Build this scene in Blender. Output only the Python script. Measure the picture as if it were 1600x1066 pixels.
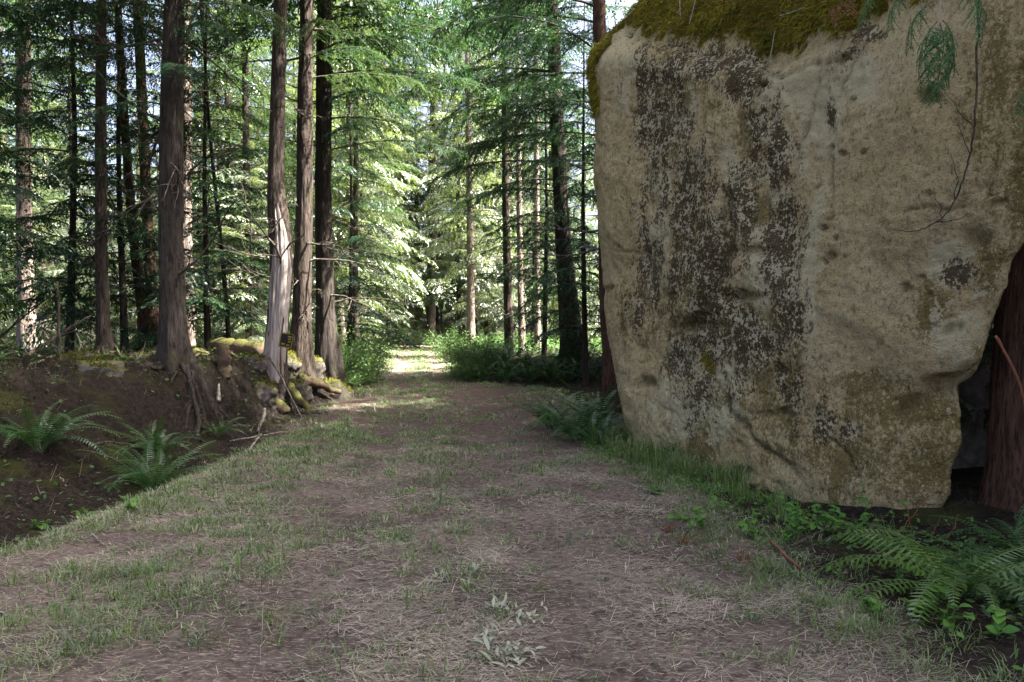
import bpy, math, random
import numpy as np
from mathutils import Matrix, Vector, Euler

for o in list(bpy.data.objects):
    bpy.data.objects.remove(o, do_unlink=True)
scene = bpy.context.scene
COL = scene.collection

# ------------------------------------------------------------------ camera
F = 1600 * 28.0 / 36.0          # focal length in photograph pixels
CX, CY, EYE = 800.0, 520.0, 1.6
cam_data = bpy.data.cameras.new('camera')
cam_data.lens = 28.0
cam_data.sensor_width = 36.0
cam_data.clip_start = 0.05
cam_data.clip_end = 2000.0
cam = bpy.data.objects.new('camera', cam_data)
COL.objects.link(cam)
cam.location = (0, 0, EYE)
cam.rotation_euler = (math.radians(90.0) - math.atan(13.0 / F), 0, 0)
scene.camera = cam

# ------------------------------------------------------------------ sky, sun, exposure
SUN_EL = math.radians(54.0)
SUN_AZ = math.radians(96.0)            # clockwise from +Y (the view direction): from the right, a little behind
to_sun = Vector((math.sin(SUN_AZ) * math.cos(SUN_EL), math.cos(SUN_AZ) * math.cos(SUN_EL), math.sin(SUN_EL)))
world = bpy.data.worlds.new('World')
scene.world = world
world.use_nodes = True
wn = world.node_tree
wn.nodes.clear()
sky = wn.nodes.new('ShaderNodeTexSky')
sky.sky_type = 'NISHITA'
sky.sun_disc = False
sky.sun_elevation = SUN_EL
sky.sun_rotation = SUN_AZ
sky.air_density = 0.45
sky.dust_density = 7.5
sky.ozone_density = 0.2
bg = wn.nodes.new('ShaderNodeBackground')
bg.inputs['Strength'].default_value = 0.11
wo = wn.nodes.new('ShaderNodeOutputWorld')
wn.links.new(sky.outputs[0], bg.inputs[0])
wn.links.new(bg.outputs[0], wo.inputs[0])
sd = bpy.data.lights.new('sun', 'SUN')
sd.energy = 5.0
sd.angle = math.radians(0.55)
sd.color = (1.0, 0.94, 0.84)
sun = bpy.data.objects.new('sun', sd)
COL.objects.link(sun)
sun.location = (30, -10, 40)
sun.rotation_euler = (-to_sun).to_track_quat('-Z', 'Y').to_euler()
scene.view_settings.view_transform = 'Standard'
scene.view_settings.look = 'None'
scene.view_settings.gamma = 1.0
scene.view_settings.use_curve_mapping = False
scene.view_settings.exposure = 3.22
scene.render.engine = 'CYCLES'
cy = scene.cycles
cy.use_denoising = True
cy.max_bounces = 5
cy.diffuse_bounces = 3
cy.glossy_bounces = 2
cy.transmission_bounces = 4
cy.transparent_max_bounces = 4
cy.caustics_reflective = False
cy.caustics_refractive = False
cy.sample_clamp_indirect = 6.0

RNG = np.random.default_rng(7)
random.seed(7)

# ------------------------------------------------------------------ numeric helpers
_perm = np.random.default_rng(3).permutation(512).astype(np.int64)
_perm = np.concatenate([_perm, _perm, _perm])
_grad = np.random.default_rng(4).normal(size=(512, 3))
_grad /= np.linalg.norm(_grad, axis=1)[:, None]


def perlin(P):
    P = np.asarray(P, float)
    i = np.floor(P).astype(np.int64)
    f = P - i
    u = f * f * f * (f * (f * 6 - 15) + 10)
    i &= 255
    out = 0.0
    for dx in (0, 1):
        wx = u[..., 0] if dx else 1 - u[..., 0]
        a = _perm[i[..., 0] + dx]
        for dy in (0, 1):
            wy = u[..., 1] if dy else 1 - u[..., 1]
            b = _perm[(a + i[..., 1] + dy) & 511]
            for dz in (0, 1):
                wz = u[..., 2] if dz else 1 - u[..., 2]
                g = _grad[_perm[(b + i[..., 2] + dz) & 511]]
                d = g[..., 0] * (f[..., 0] - dx) + g[..., 1] * (f[..., 1] - dy) + g[..., 2] * (f[..., 2] - dz)
                out = out + d * wx * wy * wz
    return out * 1.6


def fbm(P, n=3):
    s, a, t = 0.0, 1.0, 0.0
    P = np.asarray(P, float)
    for k in range(n):
        s = s + a * perlin(P * (2.03 ** k) + 17.3 * k)
        t += a
        a *= 0.5
    return s / t


def n2(x, y, sc, seed=0.0, n=3):
    x = np.asarray(x, float)
    y = np.asarray(y, float)
    return fbm(np.stack([x * sc, y * sc, np.full_like(x, seed)], -1), n)


def sstep(a, b, x):
    t = np.clip((np.asarray(x, float) - a) / (b - a), 0, 1)
    return t * t * (3 - 2 * t)


def W(px, py, d):
    """photograph pixel + distance -> world point"""
    return np.array([(px - CX) / F * d, d, EYE - (py - CY) / F * d])


# ------------------------------------------------------------------ mesh + object helpers
def mesh(name, V, faces, mats, midx=None, smooth=True, attrs=None):
    """faces: list of int arrays (n,k)"""
    V = np.asarray(V, np.float32)
    me = bpy.data.meshes.new(name)
    me.vertices.add(len(V))
    me.vertices.foreach_set('co', V.ravel())
    faces = [np.asarray(f, np.int32) for f in faces if len(f)]
    loops = np.concatenate([f.ravel() for f in faces])
    tot = np.concatenate([np.full(len(f), f.shape[1], np.int32) for f in faces])
    start = np.concatenate([[0], np.cumsum(tot)[:-1]]).astype(np.int32)
    me.loops.add(len(loops))
    me.loops.foreach_set('vertex_index', loops)
    me.polygons.add(len(tot))
    me.polygons.foreach_set('loop_start', start)
    if midx is not None:
        me.polygons.foreach_set('material_index', np.asarray(midx, np.int32))
    me.polygons.foreach_set('use_smooth', np.full(len(tot), smooth, bool))
    for k, v in (attrs or {}).items():
        a = me.attributes.new(k, 'FLOAT', 'POINT')
        a.data.foreach_set('value', np.asarray(v, np.float32))
    for m in (mats if isinstance(mats, (list, tuple)) else [mats]):
        me.materials.append(m)
    me.update(calc_edges=True)
    return me


def obj(name, data=None, parent=None, loc=(0, 0, 0), rot=(0, 0, 0), scale=1.0, label=None, cat=None, group=None, kind=None):
    o = bpy.data.objects.new(name, data)
    COL.objects.link(o)
    o.parent = parent
    o.location = [float(c) for c in loc]
    o.rotation_euler = rot
    o.scale = (scale,) * 3 if np.isscalar(scale) else scale
    if label:
        o['label'] = label
    if cat:
        o['category'] = cat
    if group:
        o['group'] = group
    if kind:
        o['kind'] = kind
    return o


def grid_faces(nr, nc, cyclic=False, off=0):
    r = np.arange(nr - 1)[:, None]
    c = np.arange(nc if cyclic else nc - 1)[None, :]
    c2 = (c + 1) % nc
    a = r * nc + c
    b = r * nc + c2
    d = (r + 1) * nc + c
    e = (r + 1) * nc + c2
    return np.stack([a, b, e, d], -1).reshape(-1, 4) + off


class Acc:
    """accumulates vertices/faces/attribute for one mesh"""
    def __init__(self):
        self.V, self.F4, self.F3, self.A, self.M4, self.M3, self.n = [], [], [], [], [], [], 0

    def add(self, V, F4=None, F3=None, a=0.5, m=0):
        V = np.asarray(V, float)
        self.V.append(V)
        self.A.append(np.full(len(V), a) if np.isscalar(a) else np.asarray(a, float))
        if F4 is not None and len(F4):
            self.F4.append(np.asarray(F4) + self.n)
            self.M4.append(np.full(len(F4), m))
        if F3 is not None and len(F3):
            self.F3.append(np.asarray(F3) + self.n)
            self.M3.append(np.full(len(F3), m))
        self.n += len(V)

    def build(self, name, mats, smooth=True):
        fs, ms = [], []
        if self.F4:
            fs.append(np.concatenate(self.F4))
            ms.append(np.concatenate(self.M4))
        if self.F3:
            fs.append(np.concatenate(self.F3))
            ms.append(np.concatenate(self.M3))
        return mesh(name, np.concatenate(self.V), fs, mats, np.concatenate(ms), smooth, {'var': np.concatenate(self.A)})


def tube(pts, rad, seg=5, cap=True):
    pts = np.asarray(pts, float)
    n = len(pts)
    rad = np.broadcast_to(np.asarray(rad, float), (n,))
    t = np.gradient(pts, axis=0)
    t /= np.linalg.norm(t, axis=1)[:, None] + 1e-9
    ref = np.array([0, 0, 1.0]) if abs(t[:, 2]).mean() < 0.8 else np.array([1.0, 0, 0])
    s = np.cross(t, ref)
    s /= np.linalg.norm(s, axis=1)[:, None] + 1e-9
    b = np.cross(s, t)
    a = np.linspace(0, 2 * np.pi, seg, endpoint=False)
    V = pts[:, None] + rad[:, None, None] * (np.cos(a)[None, :, None] * s[:, None] + np.sin(a)[None, :, None] * b[:, None])
    V = V.reshape(-1, 3)
    Fq = grid_faces(n, seg, True)
    F3 = []
    if cap:
        V = np.concatenate([V, pts[-1:], pts[:1]])
        k = n * seg
        for i in range(seg):
            F3.append([(n - 1) * seg + i, (n - 1) * seg + (i + 1) % seg, k])
            F3.append([(i + 1) % seg, i, k + 1])
    return V, Fq, np.array(F3).reshape(-1, 3)


# ------------------------------------------------------------------ material helpers
class NT:
    def __init__(self, name):
        self.m = bpy.data.materials.new(name)
        self.m.use_nodes = True
        self.t = self.m.node_tree
        self.t.nodes.clear()
        self.out = self.n('ShaderNodeOutputMaterial')

    def n(self, typ, **kw):
        nd = self.t.nodes.new(typ)
        for k, v in kw.items():
            setattr(nd, k, v)
        return nd

    def put(self, sock, v):
        if isinstance(v, bpy.types.NodeSocket):
            self.t.links.new(v, sock)
        elif v is not None:
            if hasattr(sock.default_value, '__len__') and not np.isscalar(v) and len(v) == 3 and len(sock.default_value) == 4:
                v = (*v, 1)
            sock.default_value = v

    def math(self, op, a, b=None, c=None, clamp=False):
        nd = self.n('ShaderNodeMath', operation=op)
        nd.use_clamp = clamp
        for i, v in enumerate((a, b, c)):
            if v is not None:
                self.put(nd.inputs[i], v)
        return nd.outputs[0]

    def noise(self, scale, detail=3, rough=0.55, vec=None, col=False):
        nd = self.n('ShaderNodeTexNoise')
        nd.inputs['Scale'].default_value = scale
        nd.inputs['Detail'].default_value = detail
        nd.inputs['Roughness'].default_value = rough
        if vec is not None:
            self.put(nd.inputs['Vector'], vec)
        return nd.outputs['Color' if col else 'Fac']

    def coords(self, stretch=None, kind='Object'):
        tc = self.n('ShaderNodeTexCoord').outputs[kind]
        if stretch is None:
            return tc
        mp = self.n('ShaderNodeMapping')
        mp.inputs['Scale'].default_value = stretch
        self.put(mp.inputs['Vector'], tc)
        return mp.outputs[0]

    def mix(self, f, a, b, mode='MIX'):
        nd = self.n('ShaderNodeMix', data_type='RGBA', blend_type=mode)
        self.put(nd.inputs[0], f)
        self.put(nd.inputs[6], a)
        self.put(nd.inputs[7], b)
        return nd.outputs[2]

    def ramp(self, f, lo, hi):
        nd = self.n('ShaderNodeMapRange')
        nd.interpolation_type = 'SMOOTHSTEP'
        self.put(nd.inputs[0], f)
        self.put(nd.inputs[1], lo)
        self.put(nd.inputs[2], hi)
        return nd.outputs[0]

    def attr(self, name):
        return self.n('ShaderNodeAttribute', attribute_name=name).outputs['Fac']

    def rand(self):
        return self.n('ShaderNodeObjectInfo').outputs['Random']

    def bump(self, h, strength=0.5, dist=0.02):
        nd = self.n('ShaderNodeBump')
        nd.inputs['Strength'].default_value = strength
        nd.inputs['Distance'].default_value = dist
        self.put(nd.inputs['Height'], h)
        return nd.outputs[0]

    def bsdf(self, col, rough=0.85, normal=None, spec=0.3):
        b = self.n('ShaderNodeBsdfPrincipled')
        self.put(b.inputs['Base Color'], col)
        self.put(b.inputs['Roughness'], rough)
        b.inputs['Specular IOR Level'].default_value = spec
        if normal is not None:
            self.put(b.inputs['Normal'], normal)
        return b.outputs[0]

    def done(self, sh):
        self.t.links.new(sh, self.out.inputs[0])
        return self.m


def leaf_material(name, c0, c1, c2=None, trans=0.35, gloss=0.1, objvar=0.35):
    k = NT(name)
    v = k.attr('var')
    col = k.mix(v, c0, c1)
    r = k.rand()
    if c2 is not None:
        col = k.mix(k.math('MULTIPLY', r, objvar * 2), col, c2)
    d = k.n('ShaderNodeBsdfDiffuse')
    k.put(d.inputs[0], col)
    t = k.n('ShaderNodeBsdfTranslucent')
    tc = k.mix(1.0, col, (1.25, 1.35, 0.55), 'MULTIPLY')
    k.put(t.inputs[0], tc)
    m = k.n('ShaderNodeMixShader')
    m.inputs[0].default_value = trans
    k.put(m.inputs[1], d.outputs[0])
    k.put(m.inputs[2], t.outputs[0])
    g = k.n('ShaderNodeBsdfGlossy')
    g.inputs['Roughness'].default_value = 0.45
    g.inputs[0].default_value = (0.9, 0.95, 1.0, 1)
    fr = k.n('ShaderNodeFresnel')
    fr.inputs[0].default_value = 1.4
    m2 = k.n('ShaderNodeMixShader')
    k.put(m2.inputs[0], k.math('MULTIPLY', fr.outputs[0], gloss * 1.6, clamp=True))
    k.put(m2.inputs[1], m.outputs[0])
    k.put(m2.inputs[2], g.outputs[0])
    return k.done(m2.outputs[0])


def bark_material(name, c0, c1, moss=0.25, scale=1.0, groove=(0.02, 0.015, 0.012)):
    k = NT(name)
    v = k.coords((24 * scale, 24 * scale, 4.2 * scale))
    n1 = k.noise(1.0, 6, 0.7, v)
    n2_ = k.noise(4.0, 4, 0.6, k.coords((5, 5, 0.9)))
    big = k.noise(0.8, 3, 0.5, k.coords())
    col = k.mix(k.ramp(n2_, 0.3, 0.7), c0, c1)
    col = k.mix(k.math('MULTIPLY', k.ramp(n1, 0.52, 0.40), 0.85), col, groove)
    col = k.mix(k.math('MULTIPLY', k.ramp(big, 0.45, 0.75), 0.55), col, [c * 0.55 for c in c0])
    ms = k.math('MULTIPLY', k.ramp(k.noise(2.2, 4, 0.7, k.coords()), 0.52, 0.72), moss)
    col = k.mix(ms, col, (0.075, 0.085, 0.03))
    h = k.math('ADD', n1, k.math('MULTIPLY', n2_, 0.5))
    return k.done(k.bsdf(col, 0.92, k.bump(h, 0.9, 0.05), 0.15))


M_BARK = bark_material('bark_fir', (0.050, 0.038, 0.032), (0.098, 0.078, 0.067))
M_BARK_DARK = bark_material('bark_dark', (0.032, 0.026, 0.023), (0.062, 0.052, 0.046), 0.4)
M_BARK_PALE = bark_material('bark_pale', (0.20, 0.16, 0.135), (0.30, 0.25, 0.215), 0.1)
M_CEDAR = bark_material('bark_cedar', (0.066, 0.033, 0.022), (0.115, 0.063, 0.043), 0.12, 1.6)
M_TWIG = bark_material('twig_bark', (0.09, 0.075, 0.06), (0.15, 0.13, 0.11), 0.3)
M_TWIG_PALE = bark_material('twig_pale', (0.36, 0.31, 0.26), (0.46, 0.41, 0.35), 0.0)
M_NEEDLE = leaf_material('needles', (0.035, 0.068, 0.03), (0.09, 0.135, 0.06), (0.045, 0.085, 0.065), 0.42, 0.06)
M_NEEDLE_SUNLIT = leaf_material('needles_sunlit', (0.065, 0.105, 0.038), (0.17, 0.215, 0.09), (0.14, 0.17, 0.10), 0.5, 0.16, 0.4)  # paler needle copy: sun glare put into the colour
M_CEDARLEAF = leaf_material('cedar_leaf', (0.018, 0.045, 0.024), (0.052, 0.095, 0.045), (0.025, 0.06, 0.042), 0.35, 0.05)
M_DEADLEAF = leaf_material('dead_spray', (0.20, 0.09, 0.045), (0.33, 0.17, 0.09), None, 0.2, 0.05)
M_FERN = leaf_material('fern_leaf', (0.026, 0.062, 0.016), (0.07, 0.135, 0.036), (0.022, 0.075, 0.032), 0.3, 0.07)
M_BROAD = leaf_material('broad_leaf', (0.075, 0.18, 0.03), (0.16, 0.30, 0.06), (0.05, 0.15, 0.04), 0.4, 0.12)
M_SHRUB = leaf_material('shrub_leaf', (0.05, 0.105, 0.03), (0.13, 0.20, 0.06), (0.06, 0.13, 0.06), 0.4, 0.12)
M_GRASS = leaf_material('grass_blade', (0.055, 0.115, 0.03), (0.175, 0.23, 0.085), None, 0.35, 0.08)
M_STRAW = leaf_material('straw', (0.14, 0.112, 0.094), (0.56, 0.49, 0.395), None, 0.15, 0.06)
M_MOSS = leaf_material('moss_strand', (0.085, 0.095, 0.012), (0.29, 0.25, 0.035), None, 0.3, 0.02)
M_MOSS_SHADED = leaf_material('moss_shaded', (0.028, 0.038, 0.008), (0.10, 0.10, 0.018), None, 0.25, 0.02)  # moss copy with shade put into its colour
M_SILVER = leaf_material('silver_leaf', (0.20, 0.225, 0.16), (0.34, 0.36, 0.28), None, 0.15, 0.03)
M_LITTER = leaf_material('litter', (0.03, 0.021, 0.016), (0.17, 0.12, 0.088), None, 0.1, 0.03)
M_RUST = leaf_material('rust_stem', (0.12, 0.045, 0.025), (0.22, 0.09, 0.05), None, 0.15, 0.04)

# ------------------------------------------------------------------ terrain
def foot(y):
    return np.interp(y, [0, 6, 10, 14, 18, 21, 24, 27, 60, 120], [-5.0, -4.9, -4.7, -4.35, -4.05, -4.2, -5.2, -5.0, -8.6, -16])


def path_c(y):
    return -0.117 * np.asarray(y, float)


def path_edges(y):
    l = np.interp(y, [0, 6, 14, 20, 26, 55, 120], [-4.0, -3.9, -3.9, -4.05, -4.3, -8.1, -16])
    r = np.interp(y, [0, 5, 12, 15, 23, 26, 30, 55, 120], [2.3, 1.95, 1.75, 2.0, 1.0, -1.7, -2.2, -4.9, -12.4])
    return l, r


def ground_raw(x, y):
    x = np.asarray(x, float)
    y = np.asarray(y, float)
    xf = foot(y)
    w = np.interp(y, [0, 6, 10, 13, 20, 26, 40], [2.6, 2.4, 1.8, 0.95, 0.95, 1.6, 3.0])
    ht = np.interp(y, [0, 6, 10, 19, 21.5, 25, 40, 80], [0.9, 0.95, 1.05, 1.12, 0.6, 0.4, 0.35, 0.4])
    b = sstep(0, 1, (xf - x) / w)
    rough = n2(x, y, 1.2, 2.0, 4) * 0.24 + (0.5 - np.abs(n2(x, y, 2.6, 5.0, 3))) * 0.16 - 0.05 + n2(x, y, 6.0, 8.0, 2) * 0.05
    z = b * ht
    z = z + rough * sstep(-0.5, 0.7, xf - x) * np.interp(y, [0, 30, 60], [1, 1, 0.5])
    ditch = np.exp(-((x - (xf + 0.45)) / 0.5) ** 2) * np.interp(y, [0, 5, 10, 13, 15], [0.28, 0.32, 0.3, 0.12, 0.0])
    z = z - ditch
    # far slope
    z = z + 0.5 * sstep(25, 55, y)
    # mound on the right behind the clearing
    edge = -0.117 * y + 1.35
    m = sstep(25.5, 28.5, y) * sstep(0, 1.6, x - edge)
    z = z + m * (0.55 + 0.25 * n2(x, y, 0.5, 9.0, 2))
    # behind / beside the boulder
    z = z + 0.25 * sstep(4.6, 7.0, x) * sstep(3, 6, y)
    z = z + (np.interp(y, [5.2, 6.2, 8.2, 9.5], [-0.05, -0.19, -0.17, -0.04]) + 0.10 * n2(x, y, 1.6, 33.0, 3)) * np.exp(-((x - np.interp(y, [4, 6, 8, 10, 12], [4.0, 3.5, 2.9, 2.1, 1.4])) / 0.6) ** 2) * sstep(3.5, 5, y) * (1 - sstep(11, 13, y))
    l, r = path_edges(y)
    onpath = sstep(-0.4, 0.4, x - l) * sstep(-0.4, 0.4, r - x)
    z = z + (1 - onpath) * 0.08 * n2(x, y, 0.9, 3.0, 3) + 0.018 * n2(x, y, 2.5, 4.0, 3)
    tr = np.exp(-((np.abs(x - path_c(y) * np.interp(y, [0, 20, 30], [0.8, 0.9, 1])) - 0.75) / 0.28) ** 2)
    z = z - 0.035 * tr * onpath
    return z


def G(x, y):
    return float(ground_raw(np.array([x]), np.array([y]))[0])


def graded(segs):
    out = [np.arange(a, b, s) for a, b, s in segs]
    out.append(np.array([segs[-1][1]]))
    return np.concatenate(out)


gx = graded([(-600, -100, 100), (-100, -30, 6), (-30, -12, 0.8), (-12, -8, 0.2), (-8, 5, 0.07), (5, 10, 0.3), (10, 30, 2), (30, 100, 10), (100, 600.1, 100)])
gy = graded([(-600, -100, 100), (-100, -10, 10), (-10, 2.5, 0.7), (2.5, 14, 0.07), (14, 24, 0.12), (24, 40, 0.4), (40, 70, 1.5), (70, 140, 8), (140, 1000.1, 90)])
GX, GY = np.meshgrid(gx, gy)
GZ = ground_raw(GX, GY)
l_, r_ = path_edges(GY)
pathmask = sstep(-0.35, 0.35, GX - l_ + 0.35 * n2(GX, GY, 1.1, 1.0, 3)) * sstep(-0.35, 0.35, r_ - GX + 0.35 * n2(GX, GY, 1.1, 6.0, 3))
k = NT('ground_soil')
co = k.coords()
nb = k.noise(1.1, 4, 0.6, co)
nf = k.noise(14.0, 5, 0.7, co)
nv = k.noise(70.0, 3, 0.7, co)
litter = k.noise(1.0, 4, 0.65, k.coords((22, 60, 40)))
pathc = k.mix(k.ramp(nb, 0.35, 0.65), (0.080, 0.064, 0.057), (0.155, 0.123, 0.107))
pathc = k.mix(k.ramp(litter, 0.52, 0.68), pathc, (0.34, 0.275, 0.22))
pathc = k.mix(k.math('MULTIPLY', k.ramp(nf, 0.5, 0.36), 0.8), pathc, (0.045, 0.034, 0.03))
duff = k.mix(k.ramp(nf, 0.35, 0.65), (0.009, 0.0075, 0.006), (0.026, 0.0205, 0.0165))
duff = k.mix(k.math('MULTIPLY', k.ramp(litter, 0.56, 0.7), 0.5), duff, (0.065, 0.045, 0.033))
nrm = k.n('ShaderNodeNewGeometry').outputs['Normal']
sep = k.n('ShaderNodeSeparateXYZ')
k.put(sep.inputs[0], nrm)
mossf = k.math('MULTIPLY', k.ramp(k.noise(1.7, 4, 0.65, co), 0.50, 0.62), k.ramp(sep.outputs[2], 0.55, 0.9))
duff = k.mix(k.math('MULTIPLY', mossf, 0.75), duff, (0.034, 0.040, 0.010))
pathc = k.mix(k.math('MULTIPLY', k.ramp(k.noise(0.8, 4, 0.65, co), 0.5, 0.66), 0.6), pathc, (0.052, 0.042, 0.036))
pathc = k.mix(k.attr('track_shade'), pathc, k.mix(k.ramp(nf, 0.35, 0.65), (0.05, 0.036, 0.032), (0.115, 0.083, 0.072)))  # deep shade along the middle of the track painted into the soil
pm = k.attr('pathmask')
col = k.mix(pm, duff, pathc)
hh = k.math('ADD', nf, k.math('ADD', k.math('MULTIPLY', nv, 0.3), k.math('MULTIPLY', litter, 0.5)))
M_GROUND = k.done(k.bsdf(col, 0.95, k.bump(hh, 0.9, 0.035), 0.1))
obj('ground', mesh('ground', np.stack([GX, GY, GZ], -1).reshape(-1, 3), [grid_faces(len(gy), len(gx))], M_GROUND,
                   attrs={'pathmask': pathmask.ravel(), 'track_shade': (sstep(8.5, 16, GY + 2.0 * n2(GX, GY, 0.5, 44.0, 3)) * (1 - sstep(26, 30, GY)) * 0.85).ravel()}), kind='structure')

# ------------------------------------------------------------------ boulder
A2 = np.array([1.45, 11.6])
U2 = np.array([0.447, -0.894])
N2 = np.array([-0.894, -0.447])


def face_uz(px, py):
    tx = (np.asarray(px, float) - CX) / F
    d = (N2 @ A2) / (N2[0] * tx + N2[1])
    X = tx * d
    return (X - A2[0]) * U2[0] + (d - A2[1]) * U2[1], EYE - (np.asarray(py, float) - CY) / F * d


def face_pt(px, py, off=0.0):
    u, z = face_uz(px, py)
    p = A2 + U2 * float(u) + N2 * off
    return np.array([p[0], p[1], float(z)])


left_px = [(990, 740), (982, 690), (970, 640), (966, 600), (957, 560), (945, 510), (935, 450), (931, 400), (934, 300), (926, 240), (930, 200), (924, 170), (930, 110), (944, 60), (965, 10)]
right_px = [(1440, 840), (1465, 810), (1485, 780), (1490, 740), (1501, 690), (1508, 650), (1504, 612), (1530, 590), (1549, 545), (1556, 490), (1562, 450), (1566, 405), (1584, 370), (1602, 325), (1640, 250), (1660, 150), (1670, 0), (1660, -150)]
left_px = [(a - 20 - (400 - b) * 0.03 * (b < 400), b) for a, b in left_px]
right_px = [(a - 8 - 26 * float(sstep(400, 620, b)), b) for a, b in right_px]
uL, zL = face_uz(*np.array(left_px).T)
uR, zR = face_uz(*np.array(right_px).T)
top_px = [(930, 45), (960, 62), (1000, 62), (1100, 88), (1200, 98), (1280, 62), (1350, 18), (1450, -60), (1600, -170)]
uT, zT = face_uz(*np.array(top_px).T)
zo = np.argsort(zL); uL, zL = uL[zo], zL[zo]
zo = np.argsort(zR); uR, zR = uR[zo], zR[zo]

nF, nS = 300, 36
q = np.linspace(0, 1, nF)
NR = 330
t = np.linspace(0, 1, NR)
ut = np.interp(5.5, zL, uL) * (1 - q) + np.interp(5.2, zR, uR) * q
ztq = np.interp(ut, uT, zT)
zb = -0.7
Zf = zb + (ztq[None, :] - zb) * t[:, None]
Uf = np.interp(Zf, zL, uL) * (1 - q) + np.interp(Zf, zR, uR) * q
Of = -0.42 * np.abs(2 * q - 1)[None, :] ** 9 - 0.22 * (np.clip((t - 0.94) / 0.06, 0, 1) ** 2)[:, None] + 0.10 * np.sin(t * np.pi)[:, None]
PF = np.stack([A2[0] + U2[0] * Uf + N2[0] * Of, A2[1] + U2[1] * Uf + N2[1] * Of, Zf], -1)
Rt, Lt = PF[:, -1], PF[:, 0]
ctr = np.stack([np.full(NR, 4.3), np.full(NR, 11.6)], -1)
BR = Rt.copy(); BR[:, :2] += np.array([0.42, 0.91]) * 2.8; BR[:, 2] = zb + (6.6 - zb) * t
BL = Lt.copy(); BL[:, :2] += np.array([0.86, 0.51]) * 2.6; BL[:, 2] = zb + (6.8 - zb) * t


def side(P0, P1, n):
    s = np.linspace(0, 1, n + 2)[1:-1]
    return P0[:, None] * (1 - s)[None, :, None] + P1[:, None] * s[None, :, None]


loop = np.concatenate([PF, side(Rt, BR, nS), BR[:, None], side(BR, BL, nS), BL[:, None], side(BL, Lt, nS)], 1)
NC = loop.shape[1]
NM = 70
m = (np.arange(1, NM + 1) / NM)[:, None]
edge = loop[-1]
cen = np.array([4.0, 10.4, 7.6])
cap = edge[None] * (1 - m[..., None]) + cen[None, None] * m[..., None]
cap[..., 2] = edge[None, :, 2] + (cen[2] - edge[None, :, 2]) * (1 - (1 - m) ** 1.5)
P = np.concatenate([loop, cap], 0)
for it in range(2):
    P[:-1] = (P[:-1] * 2 + np.roll(P[:-1], 1, 1) + np.roll(P[:-1], -1, 1)) / 4


def grid_normals(P):
    dj = np.roll(P, -1, 1) - np.roll(P, 1, 1)
    di = np.gradient(P, axis=0)
    n = np.cross(dj, di)
    return n / (np.linalg.norm(n, axis=-1, keepdims=True) + 1e-9)


BN = grid_normals(P)
disp = 0.12 * perlin(P * 0.62 + 3) + 0.055 * perlin(P * 1.5 + 9) + 0.026 * fbm(P * 4.5, 3) + 0.028 * (0.3 - np.abs(fbm(P * 2.6 + 55, 4))) + 0.010 * perlin(P * 16) + 0.007 * perlin(P * 38)
PX = CX + P[..., 0] / P[..., 1] * F
PY = CY - (P[..., 2] - EYE) / P[..., 1] * F
front = np.zeros(P.shape[:2]); front[:, :nF] = 1
wx = 14 * perlin(P * 2.2 + 31) + 7 * perlin(P * 6 + 2)
wy = 14 * perlin(P * 2.2 + 77) + 7 * perlin(P * 6 + 5)
QX, QY = PX + wx, PY + wy


def seg_dist(X, Y, pts):
    best = np.full(X.shape, 1e9)
    for (x0, y0), (x1, y1) in zip(pts[:-1], pts[1:]):
        dx, dy = x1 - x0, y1 - y0
        tt = np.clip(((X - x0) * dx + (Y - y0) * dy) / (dx * dx + dy * dy), 0, 1)
        best = np.minimum(best, np.hypot(X - x0 - tt * dx, Y - y0 - tt * dy))
    return best


def blob(cx_, cy_, rx, ry, rot=0.0):
    c, s = math.cos(rot), math.sin(rot)
    dx, dy = QX - cx_, QY - cy_
    a, b = dx * c + dy * s, -dx * s + dy * c
    return np.exp(-((a / rx) ** 2 + (b / ry) ** 2))


pits = [(1190, 131, 9, 6, .12), (1452, 154, 15, 12, .11), (1303, 398, 7, 6, .05), (1291, 408, 6, 6, .05), (1405, 452, 11, 8, .06), (1290, 357, 7, 8, .06), (1456, 305, 4, 4, .03),
        (1525, 372, 24, 22, .07), (1300, 340, 5, 4, .04), (1322, 240, 8, 5, .05), (1355, 240, 6, 4, .04), (1300, 233, 6, 5, .05), (1481, 516, 10, 9, .05),
        (1500, 515, 7, 7, .05), (1010, 598, 14, 9, .07), (946, 452, 8, 6, .05), (1000, 543, 7, 5, .04), (1045, 462, 14, 9, .05), (1160, 463, 26, 10, .07), (1222, 578, 14, 9, .05),
        (1215, 648, 30, 6, .05), (1165, 738, 18, 10, .06), (1560, 318, 14, 6, .05), (1450, 462, 5, 5, .04), (1436, 432, 5, 4, .04), (1597, 110, 14, 9, .06), (1330, 488, 6, 6, .03),
        (985, 180, 5, 3, .03), (1115, 210, 6, 4, .03), (1180, 395, 30, 8, .05), (1095, 510, 40, 9, .09)]
wfx, wfy = 5 * fbm(P * 17 + 3, 2), 5 * fbm(P * 17 + 23, 2)
pit = np.zeros(P.shape[:2])
g_ = np.random.default_rng(17)
for i in range(150):
    r__ = g_.uniform(1.8, 4.5)
    pits.append((g_.uniform(935, 1590), g_.uniform(100, 790), r__ * g_.uniform(0.8, 1.8), r__, g_.uniform(0.012, 0.035)))
for a, b, rx, ry, dp in pits:
    g = np.exp(-(((PX + wx * .35 + wfx - a) / rx) ** 2 + ((PY + wy * .35 + wfy - b) / ry) ** 2) ** 1.6)
    pit = np.maximum(pit, g * dp * 1.15)
groove = 0.10 * np.exp(-(seg_dist(QX, QY, [(1142, 300), (1140, 400), (1128, 450), (1098, 502), (1062, 520)]) / 9) ** 2)
groove += 0.05 * np.exp(-(seg_dist(QX, QY, [(1120, 590), (1150, 650), (1200, 700), (1262, 745)]) / 6) ** 2)
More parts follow.
